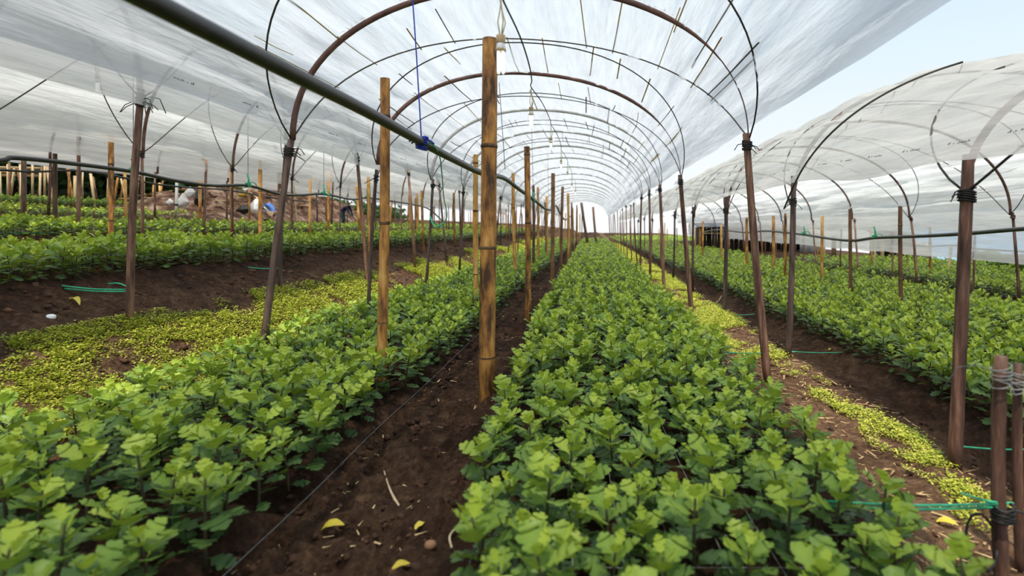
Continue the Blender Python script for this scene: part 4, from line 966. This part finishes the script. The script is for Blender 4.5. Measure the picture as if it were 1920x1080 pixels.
def foliage_arrays(n, rx, ry, rz, seed, size):
    rs = np.random.RandomState(seed); d = rs.normal(size=(n, 3)); d /= np.linalg.norm(d, axis=1)[:, None]; r = rs.uniform(.35, 1, n) ** .5
    r *= .75 + .5 * vnoise(d[:, 0] * 3 + 10, d[:, 1] * 3 + d[:, 2] * 4, seed)
    c = d * r[:, None] * np.array([rx, ry, rz]); a = rs.normal(size=(n, 3)); a /= np.linalg.norm(a, axis=1)[:, None]; b = np.cross(a, rs.normal(size=(n, 3))); b /= np.linalg.norm(b, axis=1)[:, None]
    s_ = rs.uniform(.6, 1.3, n)[:, None] * size
    V = np.stack([c - a * s_, c + b * s_ * .5, c + a * s_, c - b * s_ * .5], 1).reshape(-1, 3); i = np.arange(n) * 4
    T = np.concatenate([np.stack([i, i + 1, i + 2], 1), np.stack([i, i + 2, i + 3], 1)]); return V, T, np.repeat(rs.uniform(0, 1, n), 4)
def tree(x, y, h_, rx, label, mat, seed, group, size=.12, n=1500, name='tree'):
    z = gz(x, y); root = empty(name, (x, y, z)); tag(root, label, name, group)
    V, T, C = foliage_arrays(n, rx, rx, h_ * .42, seed, size); V[:, 2] += h_ * .58
    link('crown', big_mesh('crown', V, T, [mat], tint=C), root)
    mb = MB(); mb.tube([(0, 0, -.05), (.03, .02, h_ * .3), (-.03, 0, h_ * .62)], [h_ * .035, h_ * .028, h_ * .012], 7)
    mb.tube([(.02, .01, h_ * .35), (rx * .4, .1, h_ * .6)], [h_ * .018, h_ * .006], 5); mb.tube([(.02, .01, h_ * .4), (-rx * .4, -.1, h_ * .65)], [h_ * .018, h_ * .006], 5)
    mb.build('trunk', 'bark', root)
for k, (px, xr, h_, rx) in enumerate(((-60, -13.0, 2.6, .9), (20, -13.2, 3.0, 1.0), (95, -13.0, 2.8, 1.0), (160, -13.2, 3.0, 1.05), (215, -13.0, 2.7, 1.05), (262, -13.3, 3.0, 1.1), (305, -13.2, 2.7, 1.1), (345, -13.4, 2.8, 1.1))):
    tree(xr * H, row_d(px, xr), h_, rx, '%s dark leafy tree from the picture edge, behind the uphill stake fence' % ORD[k], 'tree_leaf', 400 + k, 'trees behind the stake fence', .15, 1400)
V, T, C = foliage_arrays(9000, 1.1, 19.0, .95, 480, .13)
V[:, 0] += -13.3 * H; V[:, 1] += 29; V[:, 2] = np.abs(V[:, 2]) * 1.3 + gz_arr(V[:, 0], V[:, 1])
tag(link('dark_undergrowth', big_mesh('dark_undergrowth', V, T, ['tree_leaf'], tint=C)), 'dark undergrowth filling the ground between the uphill trees', 'undergrowth', kind='stuff')
for k, (px, py, d, h_) in enumerate(((1893, 520, 13.8, .55), (1930, 522, 13.4, .6), (1848, 515, 16.5, .55))):
    p = at(px, 0, d); tree(p.x, d, h_, .38, ('leafy green bush at the downhill edge, second from the picture edge', 'leafy green bush cut by the picture edge', 'small green bush before the blue hills')[k], 'bush_leaf', 450 + k, 'bushes at the downhill edge', .06, 900, 'bush')

def crumpled(name, c, r, sq, mat, label, cat, seed, noise=.16):
    rg = random.Random(seed); mb = MB(); mb.ball((0, 0, 0), r, 16, 11, squash=sq, noise=noise, rg=rg); c = Vector(c)
    mb.v = [(x * (1 + .14 * math.sin(z / r * 3 + seed) + .12 * math.sin(y / r * 5 + x / r * 3)), y, z * (1 + .12 * math.sin(x / r * 3 + seed)) + (.35 * r if abs(x) < .3 * r and z > .6 * r else 0)) for (x, y, z) in mb.v]
    o = mb.build(name, mat, None, c); m = o.modifiers.new('smooth', 'SUBSURF'); m.levels = 1; m.render_levels = 1; tag(o, label, cat); return o
# rubbish bank behind the short third bed
hx, hy = np.meshgrid(np.linspace(-1, 1, 260), np.linspace(-1, 1, 70))
env = np.clip(1 - np.abs(hx) ** 4, 0, 1) * np.clip(1 - hy ** 2, 0, 1)
hz = env * (.45 + vnoise(hx * 9 + 20, hy * 5 + 20, 51) * .4 + vnoise(hx * 34 + 40, hy * 9 + 20, 52) * .28 + vnoise(hx * 80 + 90, hy * 20 + 30, 53) * .16)
wx = -9.6 * H + hy * 1.5 - hx * .6; wy = 20 + hx * 7.0
i3 = (np.arange(69)[:, None] * 260 + np.arange(259)[None, :]).ravel()
me = big_mesh('debris_heap', np.stack([wx, wy, gz_arr(wx.ravel(), wy.ravel()).reshape(wx.shape) + hz * .85 - .03], -1).reshape(-1, 3), np.stack([i3, i3 + 1, i3 + 261, i3 + 260], 1), ['dirt_heap'])
tag(link('debris_heap', me), 'long brown heap of soil and rubbish beyond the uphill beds', 'heap', kind='stuff')
rs_ = np.random.RandomState(77); nq = 900; qx = rs_.uniform(-.95, .95, nq); qy = rs_.uniform(-.8, .9, nq)
cx_ = -9.6 * H + qy * 1.5 - qx * .6; cy_ = 20 + qx * 7.0
tag(link('heap_litter', scatter([chip(s_) for s_ in range(8)], np.stack([cx_, cy_], 1), rs_.uniform(2.5, 6, nq), 78, ['litter'], 'heap_litter', zoff=.72 * (1 - np.abs(qx) ** 4) * (1 - qy ** 2) + .08)), 'pale scraps and sticks strewn over the brown heap', 'litter', kind='stuff')
def bgp(px, py, d): return at(px, py, d)
D1 = 13.2
crumpled('white_sack', bgp(357, 362, D1), .10, (1.1, .8, 1.1), 'white_sack', 'upper white plastic sack on the rubbish heap', 'sack', 1)
crumpled('white_sack', bgp(344, 378, D1), .13, (1.0, .8, 1.0), 'white_sack', 'lower white plastic sack beside the white post', 'sack', 2)
crumpled('white_sack', bgp(319, 379, D1), .07, (1.1, .8, .9), 'white_sack', 'small white sack left of the white post', 'sack', 3)
crumpled('black_bundle', bgp(376, 371, D1), .17, (.85, .8, 1.25), 'black_tarp', 'crumpled black plastic bundle beside the white sacks', 'bundle', 4, .2)
b = bgp(330, 410, 12.4); b.z = gz(b.x, 12.4); mb = MB(); mb.tube([(0, 0, -.05), (.01, 0, .35), (.02, 0, bgp(331, 338, 12.4).z - b.z)], .028, 8)
r = empty('white_post', b); tag(r, 'white painted post with a black band by the sacks', 'post'); mb.build('shaft', 'white_paint', r); mb = MB(); mb.tube([(.008, 0, .28), (.009, 0, .32)], .033, 8); mb.build('black_band', 'rope_black', r)
crumpled('white_sack', bgp(481, 389, 15.0), .17, (.85, .8, 1.15), 'white_sack', 'big white knotted sack behind the orange bamboo post', 'sack', 5, .08)
crumpled('yellow_bag', bgp(454, 366, 15.2), .09, (1.4, .8, .6), 'yellow_leaf', 'small pale yellow bag on the heap', 'bag', 6)
crumpled('dark_bundle', bgp(457, 394, 15.1), .14, (1.3, .8, .7), 'black_tarp', 'dark plastic bundle under the yellow bag', 'bundle', 7, .2)
for k, (a, b, w, lab) in enumerate((((466, 358), (468, 402), .05, 'upright pale plank behind the uphill hose'), ((470, 361), (490, 378), .05, 'slanting pale plank above the white sack'), ((495, 388), (508, 400), .05, 'slanting pale plank beside the figure in blue'), ((550, 338), (557, 415), .05, 'white leaning pole beyond the dark leaning pole'))):
    p0, p1 = bgp(*a, 15.0), bgp(*b, 15.0); mb = MB(); mb.tube([p0 - p1, (p0 - p1) * .5, Vector((0, 0, 0))], [w * .6, w * .65, w * .6], 4, flat=.6); o = mb.build('plank', 'bamboo_pale', None, p1, smooth=False); tag(o, lab, 'plank')

def person(name, loc, joints, edges, radii, zone_mat, mats, label, scale=1.0):
    """one continuous skinned figure; zone_mat(face centre) picks skin or cloth"""
    names = list(joints); me = bpy.data.meshes.new(name); me.from_pydata([Vector(joints[n]) * scale for n in names], [(names.index(a), names.index(b)) for a, b in edges], [])
    o = link('person', me, None, loc); m = o.modifiers.new('skin', 'SKIN'); m.use_smooth_shade = True
    for i, n in enumerate(names):
        r = radii[n]; r = r if hasattr(r, '__len__') else (r, r); me.skin_vertices[0].data[i].radius = (r[0] * scale, r[1] * scale)
        me.skin_vertices[0].data[i].use_root = (n == 'pelvis')
    s2 = o.modifiers.new('sub', 'SUBSURF'); s2.levels = 2; s2.render_levels = 2
    dg_ = bpy.context.evaluated_depsgraph_get(); ev = o.evaluated_get(dg_); nm = bpy.data.meshes.new_from_object(ev)
    o.modifiers.clear(); o.data = nm; nm.materials.clear()
    for q in mats: nm.materials.append(MATS[q])
    for p in nm.polygons: p.material_index = zone_mat(p.center / scale); p.use_smooth = True
    tag(o, label, 'person'); return o
EDG = [('pelvis', 'waist'), ('waist', 'chest'), ('chest', 'neck'), ('neck', 'chin'), ('chin', 'head'), ('head', 'crown'), ('chest', 'shl'), ('shl', 'ell'), ('ell', 'wrl'), ('wrl', 'hal'), ('chest', 'shr'), ('shr', 'elr'), ('elr', 'wrr'), ('wrr', 'har'),
       ('pelvis', 'hil'), ('hil', 'knl'), ('knl', 'anl'), ('anl', 'tol'), ('pelvis', 'hir'), ('hir', 'knr'), ('knr', 'anr'), ('anr', 'tor')]
RAD = dict(pelvis=(.14, .12), waist=(.13, .11), chest=(.16, .12), neck=.055, chin=.07, head=(.085, .095), crown=.06, shl=.07, ell=.05, wrl=.035, hal=.04, shr=.07, elr=.05, wrr=.035, har=.04, hil=.1, knl=.065, anl=.042, tol=.04, hir=.1, knr=.065, anr=.042, tor=.04)
# stooping figure facing +X (towards the tunnel), hands low
J = dict(pelvis=(0, 0, .86), waist=(.10, 0, 1.0), chest=(.30, 0, 1.12), neck=(.42, 0, 1.18), chin=(.49, 0, 1.17), head=(.55, 0, 1.17), crown=(.61, 0, 1.19), shl=(.34, .17, 1.10), ell=(.42, .20, .84), wrl=(.52, .14, .64), hal=(.55, .12, .57), shr=(.34, -.17, 1.10), elr=(.44, -.20, .84), wrr=(.54, -.14, .66), har=(.57, -.12, .58),
         hil=(0, .10, .82), knl=(.08, .12, .47), anl=(-.02, .12, .08), tol=(.12, .13, .04), hir=(0, -.10, .82), knr=(.10, -.12, .47), anr=(.04, -.12, .08), tor=(.18, -.13, .04))
d = 18.5; pb = at(641, 414, d); pb.z = gz(pb.x, d) + .0
o = person('person', pb, J, EDG, RAD, lambda c: 0 if (c.x > .44 and c.z > 1.04) or (c.z < .62 and c.x > .48) else (1 if c.z > .86 else (2 if c.z > .09 else 3)), ['skin', 'cloth_navy', 'cloth_teal', 'rope_black'], 'person in navy jacket and white hat stooping beside the uphill heap', .62)
mb = MB(); c = Vector((.585, 0, 1.215)) * .62
mb.ball(c, .085, 12, 8, squash=(1, 1, .8)); mb.tube([c + Vector((.0, 0, -.012)), c + Vector((0, 0, .0))], [.135, .12], 14)
mb.build('hat', 'cloth_hat', o)
# crouching figure in blue facing -X, one arm stretched out
J2 = dict(pelvis=(0, 0, .30), waist=(-.06, 0, .44), chest=(-.16, 0, .62), neck=(-.20, 0, .76), chin=(-.22, 0, .83), head=(-.23, 0, .90), crown=(-.22, 0, .97), shl=(-.18, .17, .66), ell=(-.38, .2, .62), wrl=(-.58, .16, .66), hal=(-.66, .15, .66), shr=(-.18, -.17, .66), elr=(-.36, -.2, .50), wrr=(-.50, -.12, .36), har=(-.56, -.1, .31),
          hil=(0, .11, .28), knl=(-.36, .17, .46), anl=(-.22, .14, .08), tol=(-.38, .15, .04), hir=(0, -.11, .28), knr=(-.34, -.17, .42), anr=(-.16, -.14, .08), tor=(-.32, -.15, .04))
d = 15.6; pb = at(513, 400, d); pb.z = gz(pb.x, d)
o = person('person', pb, J2, EDG, RAD, lambda c: 0 if c.z > .75 or c.x < -.44 else (1 if c.z > .40 and abs(c.x) < .3 or c.z > .5 else (2 if c.z > .09 else 3)), ['skin', 'cloth_blue', 'cloth_tan', 'rope_black'], 'crouching person in a blue shirt beside the big white sack', .68)
mb = MB(); mb.ball(Vector((-.225, 0, .955)) * .68, .066, 12, 8, squash=(1, 1, .7)); mb.build('hair', 'bark', o)

# ------------------------------------------------------------------ downhill background: shed, shack, sheets
def shed(x0, x1, y, h_, depth, label, n, name='shed'):
    z = gz((x0 + x1) / 2, y); root = empty(name, ((x0 + x1) / 2, y, z)); tag(root, label, 'shed'); w = x1 - x0
    for k in range(n):
        mb = MB(); bw = w / n; mb.box((0, 0, 0), (bw * .93, .03, h_ * rng.uniform(.9, 1.0))); o = mb.build('board', 'dark_board', root, (-w / 2 + bw * (k + .5), depth, h_ * .48), smooth=False)
    for k in range(5):
        mb = MB(); mb.tube([(0, 0, -.1), (.02, 0, h_)], .05, 7); mb.build('post', 'wood_pole' if k % 2 else 'bamboo', root, (-w / 2 + w * k / 4, -.05, 0))
    mb = MB(); mb.box((0, depth / 2, h_ + .05), (w * 1.06, depth * 1.4, .05), rot=Matrix.Rotation(.12, 3, 'X')); mb.build('roof', 'black_tarp', root, smooth=False)
    mb = MB(); mb.tube([(-w / 2, -.05, h_ * .72), (w / 2, -.05, h_ * .70)], .035, 6); mb.build('rail', 'bamboo_pale', root)
    for s_ in (-1, 1):
        mb = MB(); mb.box((s_ * w / 2, depth / 2, h_ * .48), (.03, depth, h_ * .95)); mb.build('side_wall', 'dark_board', root, smooth=False)
    return root
d = 27.5; shed(at(1312, 0, d).x, at(1420, 0, d).x, d, 1.25, 1.2, 'dark open shed at the end of the downhill bed, half behind the tall lashed pole', 10)
shed(at(1428, 0, d).x, at(1512, 0, d).x, d, 1.12, 1.2, 'second dark shed at the end of the downhill bed by the golden post', 8)
d = 20.0; shed(at(1652, 0, d).x, at(1712, 0, d).x, d, .95, .8, 'small dark shack covered with black sheet beyond the leaning hoop', 6)
def sheet(x0, x1, y, h0, h1, mat, label, name, cat):
    d_ = y; a = at(x0, 0, d_).x; b = at(x1, 0, d_).x; z = gz(a, d_); n = 12; mb = MB(); v = []
    for i in range(n + 1):
        t = i / n; off = .05 * math.sin(t * 19) ; v += [(t * (b - a), off, h0), (t * (b - a), off + .03, (h0 + h1) / 2), (t * (b - a), off, h1), (t * (b - a), off + .03, h0), (t * (b - a), off + .06, (h0 + h1) / 2), (t * (b - a), off + .03, h1)]
    f = []
    for i in range(n):
        o_ = i * 6
        f += [(o_, o_ + 6, o_ + 7, o_ + 1), (o_ + 1, o_ + 7, o_ + 8, o_ + 2), (o_ + 3, o_ + 4, o_ + 10, o_ + 9), (o_ + 4, o_ + 5, o_ + 11, o_ + 10), (o_ + 2, o_ + 8, o_ + 11, o_ + 5), (o_, o_ + 3, o_ + 9, o_ + 6)]
    mb.add(v, f + [(0, 1, 4, 3), (1, 2, 5, 4)]); o = mb.build(name, mat, None, (a, d_, z)); tag(o, label, cat)
sheet(1500, 1540, 27.0, 0, .9, 'grey_sheet', 'pale grey sheet hanging beside the second dark shed', 'hanging_sheet', 'sheet')
sheet(1560, 1568, 24.0, 0, .85, 'bamboo_pale', 'pale upright board past the hanging grey sheet', 'upright_board', 'board')
sheet(1716, 1745, 20.0, .05, .7, 'grey_sheet', 'light grey sheet beside the black-covered shack', 'hanging_sheet', 'sheet')
for k, (px, d, hgt, mat) in enumerate(((1640, 17.5, .9, 'bamboo_pale'), (1655, 17.0, .8, 'bamboo_pale'), (1776, 13.5, .75, 'bamboo_pale'), (1545, 20.5, .9, 'bamboo_pale'))):
    p = at(px, 0, d); z = gz(p.x, d)
    bamboo_post((p.x, d, z), (p.x + (.1 if k == 2 else rng.uniform(-.05, .05)), d, z + hgt), .07, ('pale dry stake wrapped in green at the downhill hose', 'pale dry stake next to the green-wrapped one', 'whitish leaning stake near the thick knotted pole', 'cream stake near the golden post')[k], None, mat, False, k + 50, 'stake', 'pale_stake')
